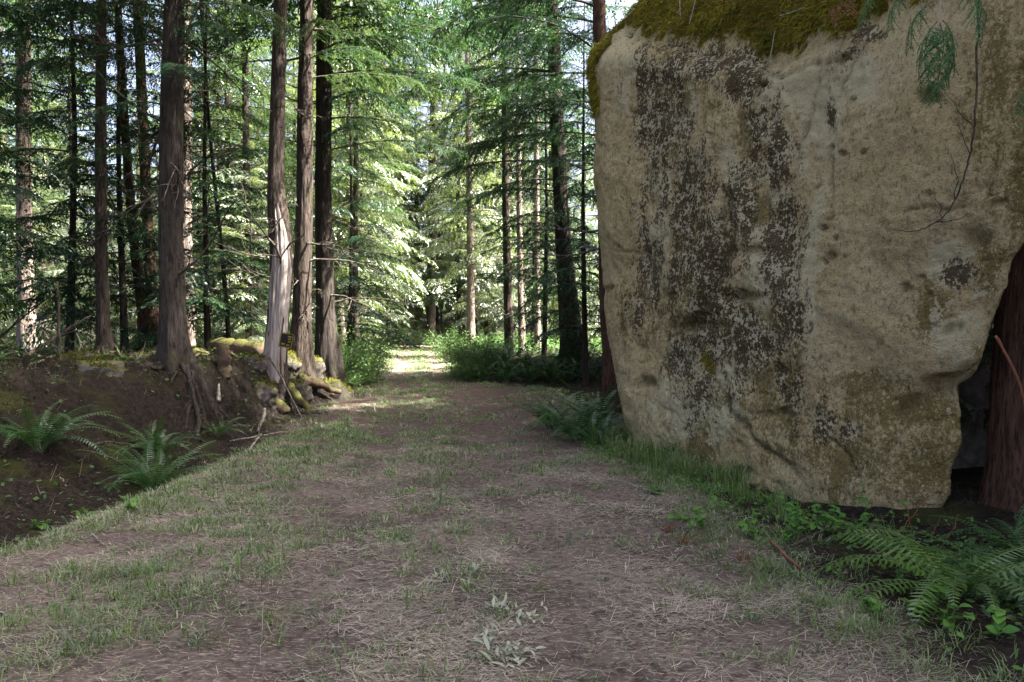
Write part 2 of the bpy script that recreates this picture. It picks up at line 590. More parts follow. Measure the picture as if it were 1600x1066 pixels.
groove += 0.085 * np.exp(-(seg_dist(QX, QY, [(1405, 640), (1445, 626), (1475, 606), (1512, 602), (1545, 594)]) / 19) ** 2)
groove += 0.07 * np.exp(-(seg_dist(QX, QY, [(1045, 510), (1060, 500), (1120, 497)]) / 6) ** 2)
groove += 0.04 * np.exp(-(seg_dist(QX, QY, [(1205, 125), (1260, 100), (1300, 95)]) / 5) ** 2)
for pl_ in [[(1272, 92), (1268, 140), (1258, 185), (1240, 240)], [(1345, 52), (1328, 105), (1312, 150)], [(1048, 500), (1036, 560), (1050, 625), (1040, 680)], [(1290, 685), (1318, 712), (1340, 745)],
            [(1215, 125), (1250, 108), (1300, 98), (1340, 70)], [(1128, 585), (1150, 650), (1200, 702), (1245, 728)], [(960, 380), (985, 400), (1012, 396)], [(1420, 330), (1450, 322), (1480, 330), (1500, 318)],
            [(1060, 140), (1052, 230), (1058, 300)], [(1560, 240), (1545, 300), (1555, 350)], [(1300, 240), (1296, 300), (1308, 345)]]:
    groove += 0.040 * np.exp(-(seg_dist(PX + wx * 0.5 + wfx, PY + wy * 0.5 + wfy, pl_) / 2.6) ** 2)
groove += 0.03 * np.exp(-(seg_dist(QX, QY, [(1190, 320), (1240, 270), (1258, 200)]) / 8) ** 2)
bulge = 0.10 * np.exp(-((PX - 1100) / 60) ** 2 - ((PY - 420) / 90) ** 2) - 0.10 * np.exp(-((PX - 1200) / 50) ** 2 - ((PY - 340) / 90) ** 2)
disp += front * (0.6 * bulge - 0.8 * pit - 0.75 * groove)
MOSSLINE = np.interp(QX, [900, 930, 950, 985, 1000, 1060, 1090, 1110, 1160, 1200, 1240, 1280, 1330, 1365, 1400, 1500, 1700], [190, 140, 84, 50, 68, 66, 80, 76, 70, 96, 90, 66, 52, 26, 2, -22, -60])
disp += sstep(14, -20, QY - MOSSLINE + 18 * perlin(P * 5 + 8)) * (0.03 + 0.09 * fbm(P * 5 + 70, 3))
P = P + BN * disp[..., None]
# stains: densities 0..1
dark = 0.0
for a in [(1040, 120, 60, 55, 0), (1040, 200, 50, 80, 0), (1065, 300, 62, 90, .1), (1100, 390, 62, 95, .1), (1110, 470, 48, 60, 0), (1222, 400, 36, 120, .03), (1205, 250, 40, 60, .25), (1195, 190, 30, 40, 0),
          (1240, 480, 28, 70, 0), (1110, 105, 80, 36, 0), (1165, 130, 45, 50, 0), (1010, 410, 22, 60, 0), (1175, 540, 70, 55, .3), (1130, 540, 60, 40, 0), (1320, 92, 36, 18, -.2), (1345, 60, 30, 25, 0),
          (1300, 180, 10, 20, 0), (1505, 440, 26, 24, 0), (1160, 330, 30, 90, 0), (1060, 560, 26, 40, 0), (1090, 620, 20, 60, 0)]:
    dark = np.maximum(dark, blob(*a))
for a in [(1205, 565, 75, 45, .6), (1245, 625, 75, 40, .6), (1150, 610, 40, 60, 0), (1290, 670, 60, 30, .4), (1120, 520, 60, 40, 0), (1010, 470, 40, 50, 0)]:
    dark = np.maximum(dark, 0.62 * blob(*a))
olive = 0.0
for a in [(1165, 520, 95, 90, .3), (1215, 600, 95, 75, .4), (1255, 660, 85, 60, .5), (1085, 430, 80, 100, .1), (1190, 230, 60, 80, 0), (1190, 350, 65, 80, 0), (1140, 610, 60, 90, 0), (1010, 470, 60, 70, .2),
          (1100, 690, 60, 50, 0), (1380, 640, 100, 40, -.2), (1350, 600, 70, 30, 0), (1550, 420, 30, 60, 0), (1330, 720, 130, 70, .1), (1450, 740, 70, 70, 0), (1540, 560, 34, 60, 0), (1600, 200, 40, 240, 0),
          (960, 640, 16, 60, 0), (1060, 140, 90, 80, 0), (1170, 120, 70, 50, 0), (1460, 650, 60, 40, 0), (1050, 330, 60, 120, 0), (1230, 500, 50, 70, 0), (1040, 200, 50, 90, 0), (1460, 480, 40, 60, 0),
          (1550, 120, 40, 160, 0), (1240, 710, 60, 40, 0)]:
    olive = np.maximum(olive, blob(*a))
pale = 0.0
for a in [(1190, 440, 34, 55, .1), (1020, 370, 25, 45, 0), (1022, 430, 26, 35, 0), (1275, 190, 50, 100, .25), (1330, 130, 40, 40, 0), (972, 110, 30, 60, .2), (1185, 372, 26, 24, 0), (1268, 420, 16, 150, 0),
          (1060, 190, 26, 26, 0), (1105, 250, 20, 40, 0), (1500, 430, 46, 50, 0), (1490, 520, 40, 50, 0), (1130, 585, 40, 30, 0), (1075, 272, 12, 12, 0), (1195, 190, 14, 26, 0), (1213, 300, 10, 40, 0),
          (1240, 140, 50, 40, -.2), (1060, 640, 40, 50, 0), (1130, 650, 40, 30, 0), (1035, 290, 12, 36, 0), (1150, 280, 16, 60, 0), (1090, 170, 12, 30, 0)]:
    pale = np.maximum(pale, blob(*a))
line = MOSSLINE - 18 * perlin(P * 5 + 8) - 12 * perlin(P * 14 + 3)
mossm = sstep(12, -22, QY - line)
mossm = np.maximum(mossm, blob(930, 150, 12, 45) * 0.8)
mossm[NR + 8:, :] = 1.0
mossm[:NR, nF:] = np.maximum(mossm[:NR, nF:] * (P[:NR, nF:, 2] > 5.0), 0.3)
mossm = np.maximum(mossm, 0.55 * blob(1105, 560, 16, 45))
mot = 0.62 * fbm(P * np.array([2.6, 2.6, 1.3]) + 40, 4) + 0.55 * fbm(P * np.array([7, 7, 3.2]) + 11, 3)
mot2 = 0.6 * fbm(P * np.array([1.8, 1.8, 1.1]) + 90, 4) + 0.5 * fbm(P * np.array([6, 6, 3.5]) + 21, 3)
streak = fbm(P * np.array([5.5, 5.5, 0.7]) + 61, 3)
dark = np.clip(dark * 0.92 + sstep(0.03, 0.5, dark) * (mot * 0.8 + streak * 0.5), 0, 1.2)
olive = np.clip(olive * 0.85 + sstep(0.05, 0.5, olive) * (mot2 * 0.7 + streak * 0.3) + 0.0 + 0.25 * np.clip(mot2, 0, 1), 0, 1.2)
pale = np.clip(pale * 0.75 + sstep(0.05, 0.5, pale) * (0.7 * mot2 - 0.5 * mot) + 0.14 + 0.3 * np.clip(-mot, 0, 1), 0, 1.2)
for arr in (dark, olive, pale):
    arr[:, nF:] *= 0.5
cav_shade = np.clip((pit / 0.08) + groove / 0.12, 0, 1) * front

k = NT('boulder_granite')
co = k.coords()
n_big = k.noise(1.3, 4, 0.6, co)
n_mid = k.noise(9, 5, 0.65, co)
n_fine = k.noise(48, 4, 0.7, co)
n_grain = k.noise(170, 2, 0.6, co)
n_spk = k.noise(30, 5, 0.75, k.coords((1, 1, 0.55)))
base = k.mix(k.ramp(n_big, 0.3, 0.7), (0.50, 0.396, 0.196), (0.58, 0.472, 0.262))
base = k.mix(k.math('MULTIPLY', k.ramp(n_mid, 0.45, 0.7), 0.5), base, (0.25, 0.18, 0.10))
base = k.mix(k.math('MULTIPLY', k.ramp(n_grain, 0.45, 0.32), 0.65), base, (0.10, 0.08, 0.055))
base = k.mix(k.math('MULTIPLY', k.ramp(n_grain, 0.58, 0.70), 0.7), base, (0.58, 0.47, 0.34))
base = k.mix(k.math('MULTIPLY', k.ramp(n_spk, 0.47, 0.37), 0.65), base, (0.11, 0.085, 0.045))


def stain(attr, gain, nz, soft):
    a = k.math('MULTIPLY', k.attr(attr), gain)
    return k.ramp(k.math('SUBTRACT', a, nz), -soft, soft)


sp1 = k.ramp(k.noise(30, 4, 0.7, k.coords((1, 1, 0.8))), 0.34, 0.66)
sp2 = k.ramp(k.noise(12, 5, 0.75, k.coords((1, 1, 0.55))), 0.32, 0.68)
sp3 = k.ramp(k.noise(48, 4, 0.75, co), 0.32, 0.68)
n_mot = k.math('ADD', k.math('MULTIPLY', sp1, 0.55), k.math('MULTIPLY', sp2, 0.45))
fo = k.math('MULTIPLY', stain('olive', 1.0, n_mot, 0.26), 0.85)
base = k.mix(k.math('MULTIPLY', k.ramp(k.noise(36, 3, 0.7, k.coords((1, 1, 0.9))), 0.42, 0.35), 0.6), base, (0.16, 0.125, 0.065))
base = k.mix(k.math('MULTIPLY', k.ramp(k.noise(33, 3, 0.7, co), 0.58, 0.66), 0.55), base, (0.64, 0.55, 0.38))
c = k.mix(fo, base, k.mix(sp3, (0.055, 0.042, 0.010), (0.23, 0.175, 0.05)))
fp = k.math('MULTIPLY', stain('pale', 1.05, k.math('ADD', k.math('MULTIPLY', sp2, 0.6), k.math('MULTIPLY', sp1, 0.4)), 0.08), 0.85)
c2 = k.mix(fp, c, k.mix(n_fine, (0.49, 0.445, 0.27), (0.63, 0.565, 0.37)))
fd = stain('dark', 1.08, n_mot, 0.13)
c3 = k.mix(k.math('MULTIPLY', fd, 0.93), c2, k.mix(sp3, (0.022, 0.017, 0.010), (0.12, 0.088, 0.042)))
# pale crust flecks inside the dark field
fl = k.math('MULTIPLY', k.ramp(k.math('ADD', k.math('MULTIPLY', k.noise(24, 4, 0.75, co), 0.6), k.math('MULTIPLY', k.noise(6, 3, 0.6, co), 0.4)), 0.525, 0.56), k.ramp(k.attr('dark'), 0.2, 0.6))
c4 = k.mix(k.math('MULTIPLY', fl, 0.85), c3, k.mix(sp3, (0.42, 0.38, 0.24), (0.62, 0.56, 0.38)))
c4 = k.mix(k.math('MULTIPLY', k.attr('cavity_shade'), 0.6), c4, (0.075, 0.06, 0.022))  # recess shade painted into the pits and grooves
fm = k.ramp(k.math('SUBTRACT', k.attr('moss'), k.math('MULTIPLY', n_mid, 0.7)), 0.0, 0.3)
c5 = k.mix(fm, c4, k.mix(n_fine, (0.075, 0.06, 0.010), (0.19, 0.14, 0.02)))
hgt = k.math('ADD', k.math('MULTIPLY', n_mid, 0.35), k.math('ADD', k.math('MULTIPLY', n_fine, 0.75), k.math('MULTIPLY', n_grain, 0.35)))
M_ROCK = k.done(k.bsdf(c5, 0.93, k.bump(hgt, 1.0, 0.05), 0.2))

boulder = obj('boulder', mesh('boulder', P.reshape(-1, 3), [grid_faces(P.shape[0], NC, True)[:, ::-1] if False else grid_faces(P.shape[0], NC, True)], M_ROCK,
              attrs={'dark': dark.ravel(), 'olive': olive.ravel(), 'pale': pale.ravel(), 'moss': mossm.ravel(), 'cavity_shade': cav_shade.ravel()}),
              label='huge pale granite boulder with dark lichen streaks and a mossy top beside the track', cat='boulder')

# moss cushion strands on the boulder
BN = grid_normals(P)
mm = mossm.copy()
mm[:, nF + nS // 2:NC - nS // 2] = 0
mm[NR + 40:] = 0
mm = np.where(mm > 0.45, mm, 0)
cell = np.linalg.norm(np.cross(np.roll(P, -1, 1) - P, np.gradient(P, axis=0)), axis=-1)
wgt = (mm * cell).ravel()
wgt /= wgt.sum()
NMOSS = 46000
idx = RNG.choice(P.shape[0] * NC, NMOSS, p=wgt)
bp = P.reshape(-1, 3)[idx] + RNG.normal(0, 0.012, (NMOSS, 3))
bn = BN.reshape(-1, 3)[idx]
L = RNG.uniform(0.025, 0.10, NMOSS) * np.where(RNG.uniform(size=NMOSS) < 0.06, 1.9, 1.0)
dirv = bn * 0.8 + np.array([0, 0, -0.55]) + RNG.normal(0, 0.38, (NMOSS, 3))
dirv /= np.linalg.norm(dirv, axis=1)[:, None]
sv = np.cross(dirv, RNG.normal(size=(NMOSS, 3)))
sv /= np.linalg.norm(sv, axis=1)[:, None]
wd = 0.006
b0 = bp - bn * 0.01
mid = bp + dirv * (L * 0.55)[:, None]
tip = bp + dirv * L[:, None] + np.array([0, 0, -1]) * (L * 0.3)[:, None]
V = np.stack([b0 - sv * wd, b0 + sv * wd, mid + sv * wd * 0.8, tip, mid - sv * wd * 0.8], 1).reshape(-1, 3)
o5 = np.arange(NMOSS)[:, None] * 5
patch = 0.5 + 0.9 * fbm(bp * 2.0 + 4, 2) + RNG.uniform(-0.3, 0.3, NMOSS)
f4 = np.concatenate([o5 + [0, 1, 2, 4]], 1)
f3 = o5 + np.array([4, 2, 3])
obj('moss', mesh('boulder_moss', V, [f4, f3], M_MOSS, attrs={'var': np.repeat(np.clip(patch, 0, 1), 5)}), boulder, kind='stuff')


nz_ = fbm(bp * 1.6 + 33, 2)
pick = np.where((bn[:, 2] > 0.25) & (nz_ > -0.02))[0]
pick = RNG.choice(pick, 2600)
q0 = bp[pick] + bn[pick] * 0.045
az = RNG.uniform(0, 6.283, len(pick))
dv_ = np.stack([np.cos(az), np.sin(az), RNG.normal(-0.1, 0.3, len(pick))], -1)
sv_ = np.cross(dv_, bn[pick])
ln_ = RNG.uniform(0.03, 0.14, len(pick))[:, None]
V = np.stack([q0 - sv_ * 0.003, q0 + sv_ * 0.003, q0 + dv_ * ln_], 1).reshape(-1, 3)
obj('needle_litter', mesh('boulder_litter', V, [np.arange(len(V)).reshape(-1, 3)], M_RUST, attrs={'var': np.repeat(RNG.uniform(0, 1, len(pick)), 3)}), boulder, kind='stuff')


# ------------------------------------------------------------------ conifer boughs
def bough(L, nb, spacing, leaf_len, leaf_w, droop, seed, width=0.36, stem_r=0.016):
    """a drooping flat conifer bough along +X: stem plus flat sprays"""
    g = np.random.default_rng(seed)
    acc = Acc()
    n = 12
    tt = np.linspace(0, 1, n)
    wob = np.cumsum(g.normal(0, 0.02 * L, n)) * tt
    ax = np.stack([L * tt * (1 - 0.12 * tt ** 2), wob, L * (0.14 * tt - droop * tt ** 2)], -1)
    V, f4, f3 = tube(ax, np.linspace(stem_r, 0.003, n), 4, False)
    acc.add(V, f4, None, 0.5, 1)
    quads, av = [], []
    for i in range(nb):
        s = 0.10 + 0.9 * (i + g.uniform(0, 0.8)) / nb
        s = min(s, 1.0)
        side_ = 1 if i % 2 else -1
        p0 = np.array([np.interp(s, tt, ax[:, j]) for j in range(3)])
        lb = L * width * (1.05 - s) ** 0.55 * min(1, 0.45 + s * 1.6) * g.uniform(0.65, 1.15) + 0.05
        ang = math.radians(g.uniform(42, 68)) * side_
        h = np.array([math.cos(ang), math.sin(ang), 0])
        npt = max(3, int(lb / spacing))
        ss = np.linspace(0.06, 1, npt)
        dr = g.uniform(0.35, 0.95) * (0.5 + droop)
        pts = p0 + h * (ss * lb)[:, None] * (1 - 0.15 * ss[:, None]) + np.array([0, 0, -1]) * (dr * lb * ss ** 2)[:, None]
        pts[:, :2] += g.normal(0, 0.01 * L, 2) * ss[:, None]
        tg = np.gradient(pts, axis=0)
        tg /= np.linalg.norm(tg, axis=1)[:, None]
        up = np.array([g.normal(0, 0.25), g.normal(0, 0.25), 1.0])
        sd_ = np.cross(tg, up)
        sd_ /= np.linalg.norm(sd_, axis=1)[:, None]
        bv = g.uniform(0.15, 0.85)
        # branchlet stem strip
        wS = 0.004 + 0.002 * L
        st = np.stack([pts - sd_ * wS * 0.5, pts + sd_ * wS * 0.5], 1).reshape(-1, 3)
        k_ = np.arange(npt - 1)[:, None] * 2
        acc.add(st, k_ + np.array([0, 1, 3, 2]), None, bv * 0.5, 0)
        for sg in (-1, 1):
            ll = leaf_len * (1.12 - 0.6 * ss) * g.uniform(0.6, 1.25, npt)
            a2 = g.uniform(0.55, 1.0, npt)
            dv = tg * np.cos(a2)[:, None] + sd_ * (sg * np.sin(a2))[:, None] + np.stack([g.normal(0, 0.12, npt), g.normal(0, 0.12, npt), g.normal(-0.18, 0.15, npt)], -1)
            dv /= np.linalg.norm(dv, axis=1)[:, None]
            pr = np.cross(dv, np.array([0, 0, 1.0]) + g.normal(0, 0.35, (npt, 3)))
            pr /= np.linalg.norm(pr, axis=1)[:, None]
            w_ = leaf_w * g.uniform(0.7, 1.2, npt)
            q0 = pts
            q1 = pts + dv * (ll * 0.5)[:, None] + pr * (w_ * 0.5)[:, None]
            q2 = pts + dv * ll[:, None]
            q3 = pts + dv * (ll * 0.5)[:, None] - pr * (w_ * 0.5)[:, None]
            quads.append(np.stack([q0, q1, q2, q3], 1).reshape(-1, 3))
            av.append(np.repeat(np.clip(bv + g.uniform(-0.25, 0.25, npt), 0, 1), 4))
    V = np.concatenate(quads)
    acc.add(V, np.arange(len(V)).reshape(-1, 4), None, np.concatenate(av), 0)
    return acc


def acc_arrays(a):
    return (np.concatenate(a.V), np.concatenate(a.F4), np.concatenate(a.A), np.concatenate(a.M4))


FAR_BOUGHS = [acc_arrays(bough(1.0, 30, 0.032, 0.066, 0.017, dr, 100 + i, 0.34, 0.009)) for i, dr in enumerate((0.18, 0.3, 0.42, 0.26, 0.36, 0.5))]


def crown_mesh(name, z0, z1, rmax, count, seed, mat, shape=0.75, wood=True):
    g = np.random.default_rng(seed)
    Vs, Fs, As, Ms, n = [], [], [], [], 0
    for i in range(count):
        f = ((i + g.uniform(0, 1)) / count)
        z = z0 + (z1 - z0) * f ** 1.15
        r = rmax * (1 - f ** 1.9) ** shape * g.uniform(0.6, 1.15) + 0.45
        az = i * 2.399 + g.normal(0, 0.35)
        V, Fq, A_, M_ = FAR_BOUGHS[g.integers(len(FAR_BOUGHS))]
        el = g.normal(-0.04, 0.14) + 0.35 * f
        c, s = math.cos(az), math.sin(az)
        ce, se = math.cos(el), math.sin(el)
        yw = g.choice([-1, 1]) * g.uniform(0.8, 1.1)
        v = V * np.array([r, r * yw, r])
        x = v[:, 0] * ce - v[:, 2] * se
        zz = v[:, 0] * se + v[:, 2] * ce
        y = v[:, 1]
        Vs.append(np.stack([x * c - y * s, x * s + y * c, zz + z], -1))
        Fs.append(Fq + n)
        As.append(np.clip(A_ + g.uniform(-0.25, 0.25), 0, 1))
        Ms.append(M_)
        n += len(V)
    return mesh(name, np.concatenate(Vs), [np.concatenate(Fs)], [mat, M_TWIG], np.concatenate(Ms), True, {'var': np.concatenate(As)})


# crown prototypes: tall with high start, tall with low start, young
CROWN_HIGH = [crown_mesh('crown_high_a', 9, 26, 3.2, 62, 11, M_NEEDLE), crown_mesh('crown_high_b', 7.5, 25, 2.9, 58, 12, M_CEDARLEAF)]
CROWN_LOW = [crown_mesh('crown_low_a', 2.2, 22, 3.1, 84, 21, M_NEEDLE_SUNLIT), crown_mesh('crown_low_b', 1.6, 20, 2.8, 84, 22, M_NEEDLE_SUNLIT), crown_mesh('crown_low_c', 3.2, 24, 3.4, 84, 23, M_NEEDLE)]
CROWN_YOUNG = [crown_mesh('crown_young_a', 0.35, 7.5, 1.75, 52, 31, M_NEEDLE_SUNLIT), crown_mesh('crown_young_b', 0.3, 6.0, 1.6, 46, 32, M_NEEDLE_SUNLIT)]
CROWN_DARK = [crown_mesh('crown_dark_a', 0.9, 11.0, 2.4, 60, 41, M_CEDARLEAF), crown_mesh('crown_dark_b', 1.4, 12.0, 2.1, 58, 42, M_CEDARLEAF)]
NEAR_BOUGHS = []
for i, (L_, dr, mt) in enumerate([(2.2, 0.30, M_CEDARLEAF), (1.8, 0.45, M_CEDARLEAF), (2.6, 0.22, M_NEEDLE), (2.0, 0.36, M_NEEDLE)]):
    NEAR_BOUGHS.append(bough(L_, 40, 0.034, 0.085, 0.017, dr, 300 + i, 0.30).build('bough', [mt, M_TWIG]))


def dead_branch(seed, L=1.0):
    g = np.random.default_rng(seed)
    acc = Acc()

    def limb(p, d, l, r, depth):
        n = 7
        pts = [np.array(p)]
        dd = np.array(d, float)
        for i in range(n):
            dd = dd + g.normal(0, 0.13, 3) + np.array([0, 0, -0.05])
            dd /= np.linalg.norm(dd)
            pts.append(pts[-1] + dd * l / n)
        pts = np.array(pts)
        V, f4, f3 = tube(pts, np.linspace(r, r * 0.3, n + 1), 4, False)
        acc.add(V, f4, None, 0.5, 0)
        if depth < 2:
            for j in range(g.integers(4, 8) if depth == 0 else g.integers(1, 4)):
                s = g.uniform(0.25, 0.95)
                b = pts[int(s * n)]
                nd = dd + g.normal(0, 0.75, 3) * np.array([0.6, 1, 0.7])
                nd /= np.linalg.norm(nd)
                limb(b, nd, l * g.uniform(0.25, 0.5) * (1.1 - s * 0.5), r * 0.45, depth + 1)
    limb((0, 0, 0), (1, 0, 0.1), L, 0.014 * L, 0)
    return acc.build('dead_branch', M_TWIG)


DEAD = [dead_branch(400 + i) for i in range(5)]


# ------------------------------------------------------------------ trunks
def trunk_mesh(name, pts, mat, seg=36, step=0.07, lobes=5, flare=0.22, fh=0.4, bark=0.085, seed=0, ztop=None, twist=0.0):
    """pts: rows x, y, z, radius in local metres (base at z=0)"""
    pts = np.asarray(pts, float)
    z0, z1 = pts[0, 2], pts[-1, 2]
    zs = np.concatenate([np.arange(z0, min(z1, 9.0), step), np.arange(min(z1, 9.0), z1, 0.5), [z1]]) if z1 > 9.0 else np.arange(z0, z1, step)
    c = np.stack([np.interp(zs, pts[:, 2], pts[:, i]) for i in (0, 1)], -1)
    ker = np.ones(9) / 9
    r = np.interp(zs, pts[:, 2], pts[:, 3])
    for arr in (c[:, 0], c[:, 1], r):
        arr[4:-4] = np.convolve(arr, ker, 'valid')
    th = np.linspace(0, 2 * np.pi, seg, endpoint=False)
    TH, ZS = np.meshgrid(th, zs)
    s3 = seed * 7.7
    ph = perlin(np.stack([np.cos(TH) * 0.9 + s3, np.sin(TH) * 0.9, ZS * 0.3], -1)) * 2
    fl = np.exp(-np.clip(ZS, 0, None) / fh)
    lob = 1 + flare * fl * (0.35 + 0.65 * (0.5 + 0.5 * np.cos(lobes * TH + s3 + ph)) ** 1.5)
    kk = seg / 14.0
    rid = perlin(np.stack([np.cos(TH + twist * ZS) * kk + s3, np.sin(TH + twist * ZS) * kk, ZS * 1.2], -1))
    rid2 = perlin(np.stack([np.cos(TH) * kk * 2 + s3, np.sin(TH) * kk * 2, ZS * 3.0 + 5], -1))
    rr = r[:, None] * lob * (1 + bark * (1 - 2.2 * np.abs(rid)) + bark * 0.6 * rid2)
    oval = 1 + 0.06 * np.cos(2 * TH + s3)
    V = np.stack([c[:, 0:1] + rr * oval * np.cos(TH), c[:, 1:2] + rr * np.sin(TH), ZS], -1).reshape(-1, 3)
    return mesh(name, V, [grid_faces(len(zs), seg, True)], mat)


def from_px(base_px, d, rows, top=24.0, rtop=0.06):
    """rows (px, py, width px) listed from the ground up -> local trunk points"""
    bx, bz = (base_px[0] - CX) / F * d, G((base_px[0] - CX) / F * d, d)
    out = []
    for px, py, w in rows:
        p = W(px, py, d)
        out.append((p[0] - bx, 0.0, p[2] - bz, w * 0.385 / F * d))
    if out[0][2] > -0.3:
        out.insert(0, (out[0][0], 0, -0.5, out[0][3] * 1.03))
    x0, z0, r0 = out[-1][0], out[-1][2], out[-1][3]
    x1, z1 = out[-2][0], out[-2][2]
    sl = np.clip((x0 - x1) / max(0.5, z0 - z1), -0.05, 0.05)
    out.append((x0 + sl * (top - z0), 0, top, rtop))
    return np.array([bx, d, bz]), np.array(out)


def add_boughs(tree, specs, meshes, mat=None):
    """specs: (z, azimuth deg, length scale, tilt deg)"""
    for i, (z, az, sc, tilt, mi) in enumerate(specs):
        obj('bough', meshes[mi % len(meshes)], tree, (0, 0, z), (0, math.radians(-tilt), math.radians(az)), sc)


def add_dead(tree, g, n, z0, z1, lean, rad=0.15, l0=0.7, l1=2.2):
    for i in range(n):
        z = g.uniform(z0, z1)
        az = g.uniform(0, 360)
        x = np.interp(z, lean[:, 2], lean[:, 0])
        obj('dead_branch', DEAD[g.integers(len(DEAD))], tree, (x + rad * 0.5 * math.cos(math.radians(az)), rad * 0.5 * math.sin(math.radians(az)), z),
            (g.uniform(-3, 3), math.radians(g.uniform(-25, 20)), math.radians(az)), g.uniform(l0, l1))


def named_tree(name, label, base_px, d, rows, mat, crown=None, crown_rot=0.0, crown_scale=1.0, crown_z=0.0, cat='tree', group=None, seg=36, dead=0, boughs=(), bm=NEAR_BOUGHS,
               top=24.0, seed=1, **kw):
    base, pts = from_px(base_px, d, rows, top)
    t_ = obj(name, None, None, base, label=label, cat=cat, group=group)
    obj('trunk', trunk_mesh('trunk', pts, mat, seg=seg, seed=seed, **kw), t_)
    if crown is not None:
        zc = 14.0
        xo = float(np.interp(zc, pts[:, 2], pts[:, 0]))
        obj('crown', crown, t_, (xo, 0, crown_z), (0, 0, crown_rot), crown_scale)
    g = np.random.default_rng(900 + seed)
    if dead:
        add_dead(t_, g, dead, 1.2, 8.0, pts, float(np.interp(3, pts[:, 2], pts[:, 3])))
    for (z, az, sc, tilt, mi) in boughs:
        x = float(np.interp(z, pts[:, 2], pts[:, 0]))
        obj('bough', bm[mi % len(bm)], t_, (x, 0, z), (0, math.radians(-tilt), math.radians(az)), sc)
    return t_


CH, CL, CYG = CROWN_HIGH, CROWN_LOW, CROWN_YOUNG
named_tree('conifer', 'large dark grey-barked conifer with flared roots on the bank, thickest trunk at left', (272, 585), 13.0,
           [(285, 640, 62), (276, 590, 54), (271, 520, 50), (268, 400, 46), (268, 300, 46), (270, 150, 42), (275, 0, 36)], M_BARK_DARK, CH[0], 0.3, 1.0, 0, seg=48, dead=26, seed=1,
           boughs=[(3.6, 200, 0.9, -6, 0), (4.2, 240, 1.0, -4, 1), (4.6, 300, 0.9, 0, 0), (5.4, 330, 1.1, 2, 1), (5.2, 180, 1.1, -2, 0), (6.0, 20, 1.2, 0, 1), (6.6, 270, 1.0, 0, 0), (6.2, 210, 1.2, 0, 1), (5.8, 350, 1.2, 0, 3), (7.2, 190, 1.6, 4, 0), (7.6, 225, 1.5, 4, 1), (7.0, 260, 1.3, 4, 0), (7.8, 330, 1.5, 4, 1), (7.4, 10, 1.6, 4, 2), (6.8, 160, 1.6, 4, 1), (8.0, 180, 1.8, 0, 0), (8.2, 350, 1.8, 0, 1), (6.3, 235, 1.5, 2, 0), (7.1, 290, 1.5, 2, 1), (7.5, 205, 1.8, 2, 0), (6.7, 345, 1.6, 2, 1), (7.9, 310, 1.7, 2, 0), (7.7, 250, 1.6, 2, 1)], lobes=5, flare=0.8, fh=0.3)
named_tree('snag_tree', 'tree with bleached bare grey wood on its lower trunk, black sign at its foot', (434, 552), 16.0,
           [(430, 556, 48), (433, 520, 44), (437, 470, 45), (441, 420, 46), (438, 360, 46), (433, 310, 40), (432, 285, 34), (434, 200, 31), (437, 100, 29), (440, 0, 27)], M_BARK, CH[1], 1.1, 1.0, 1, seg=48, dead=6, seed=2,
           lobes=4, flare=0.25, fh=0.3, bark=0.045)
named_tree('conifer', 'brown trunk sunlit on one side standing just behind the bare-wood tree', (471, 538), 17.6,
           [(470, 545, 44), (471, 500, 36), (474, 400, 33), (477, 300, 31), (478, 150, 29), (481, 0, 25)], M_BARK, CH[0], 2.0, 1.0, 1, seg=40, dead=12, seed=3,
           boughs=[(6.5, 10, 1.3, 4, 2), (6.9, 330, 1.3, 4, 3), (7.6, 40, 1.4, 4, 2), (7.3, 300, 1.2, 4, 3)], lobes=5, flare=0.4)
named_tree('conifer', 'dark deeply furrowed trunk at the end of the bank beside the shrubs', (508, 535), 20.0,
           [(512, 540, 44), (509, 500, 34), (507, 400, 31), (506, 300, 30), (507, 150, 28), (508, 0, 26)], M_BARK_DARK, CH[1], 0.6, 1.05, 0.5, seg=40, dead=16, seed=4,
           boughs=[(5.6, 0, 1.5, 6, 2), (6.4, 20, 1.6, 6, 3), (7.2, 350, 1.6, 6, 2), (7.9, 30, 1.5, 4, 3), (5.9, 315, 1.3, 4, 0), (8.6, 5, 1.7, 4, 2), (9.0, 330, 1.4, 4, 3), (7.5, 10, 2.3, 4, 0), (8.2, 345, 2.4, 4, 1), (9.2, 20, 2.5, 2, 0), (9.8, 355, 2.6, 2, 1), (10.4, 335, 2.4, 2, 0), (6.8, 325, 2.0, 4, 1), (10.0, 40, 2.4, 2, 1)], lobes=6, flare=0.5, bark=0.09)
named_tree('conifer', 'slim straight brown trunk standing alone left of the thickest trunk', (164, 545), 17.0,
           [(165, 548, 30), (162, 500, 24), (159, 400, 22), (159, 250, 21), (161, 0, 18)], M_BARK, CH[0], 4.0, 0.85, 1, seg=32, dead=14, seed=5,
           boughs=[(5.0, 250, 1.0, -4, 0), (5.8, 300, 1.1, 0, 1), (4.4, 170, 0.9, -3, 1), (6.4, 220, 1.5, 2, 0), (7.0, 270, 1.6, 2, 1), (7.6, 330, 1.7, 2, 0), (8.2, 200, 1.8, 2, 1), (8.8, 290, 1.8, 2, 0), (6.8, 350, 1.5, 2, 1)], lobes=5, flare=0.4)
named_tree('cedar', 'reddish leaning trunk, nearer one of two behind the thickest trunk', (226, 530), 19.5,
           [(227, 532, 26), (222, 480, 20), (210, 380, 18), (202, 280, 17), (192, 120, 16), (186, 0, 14)], M_CEDAR, CH[1], 2.2, 0.9, 1, seg=32, dead=8, seed=6,
           boughs=[(6.0, 200, 1.1, 0, 0), (7.2, 270, 1.2, 0, 1)])
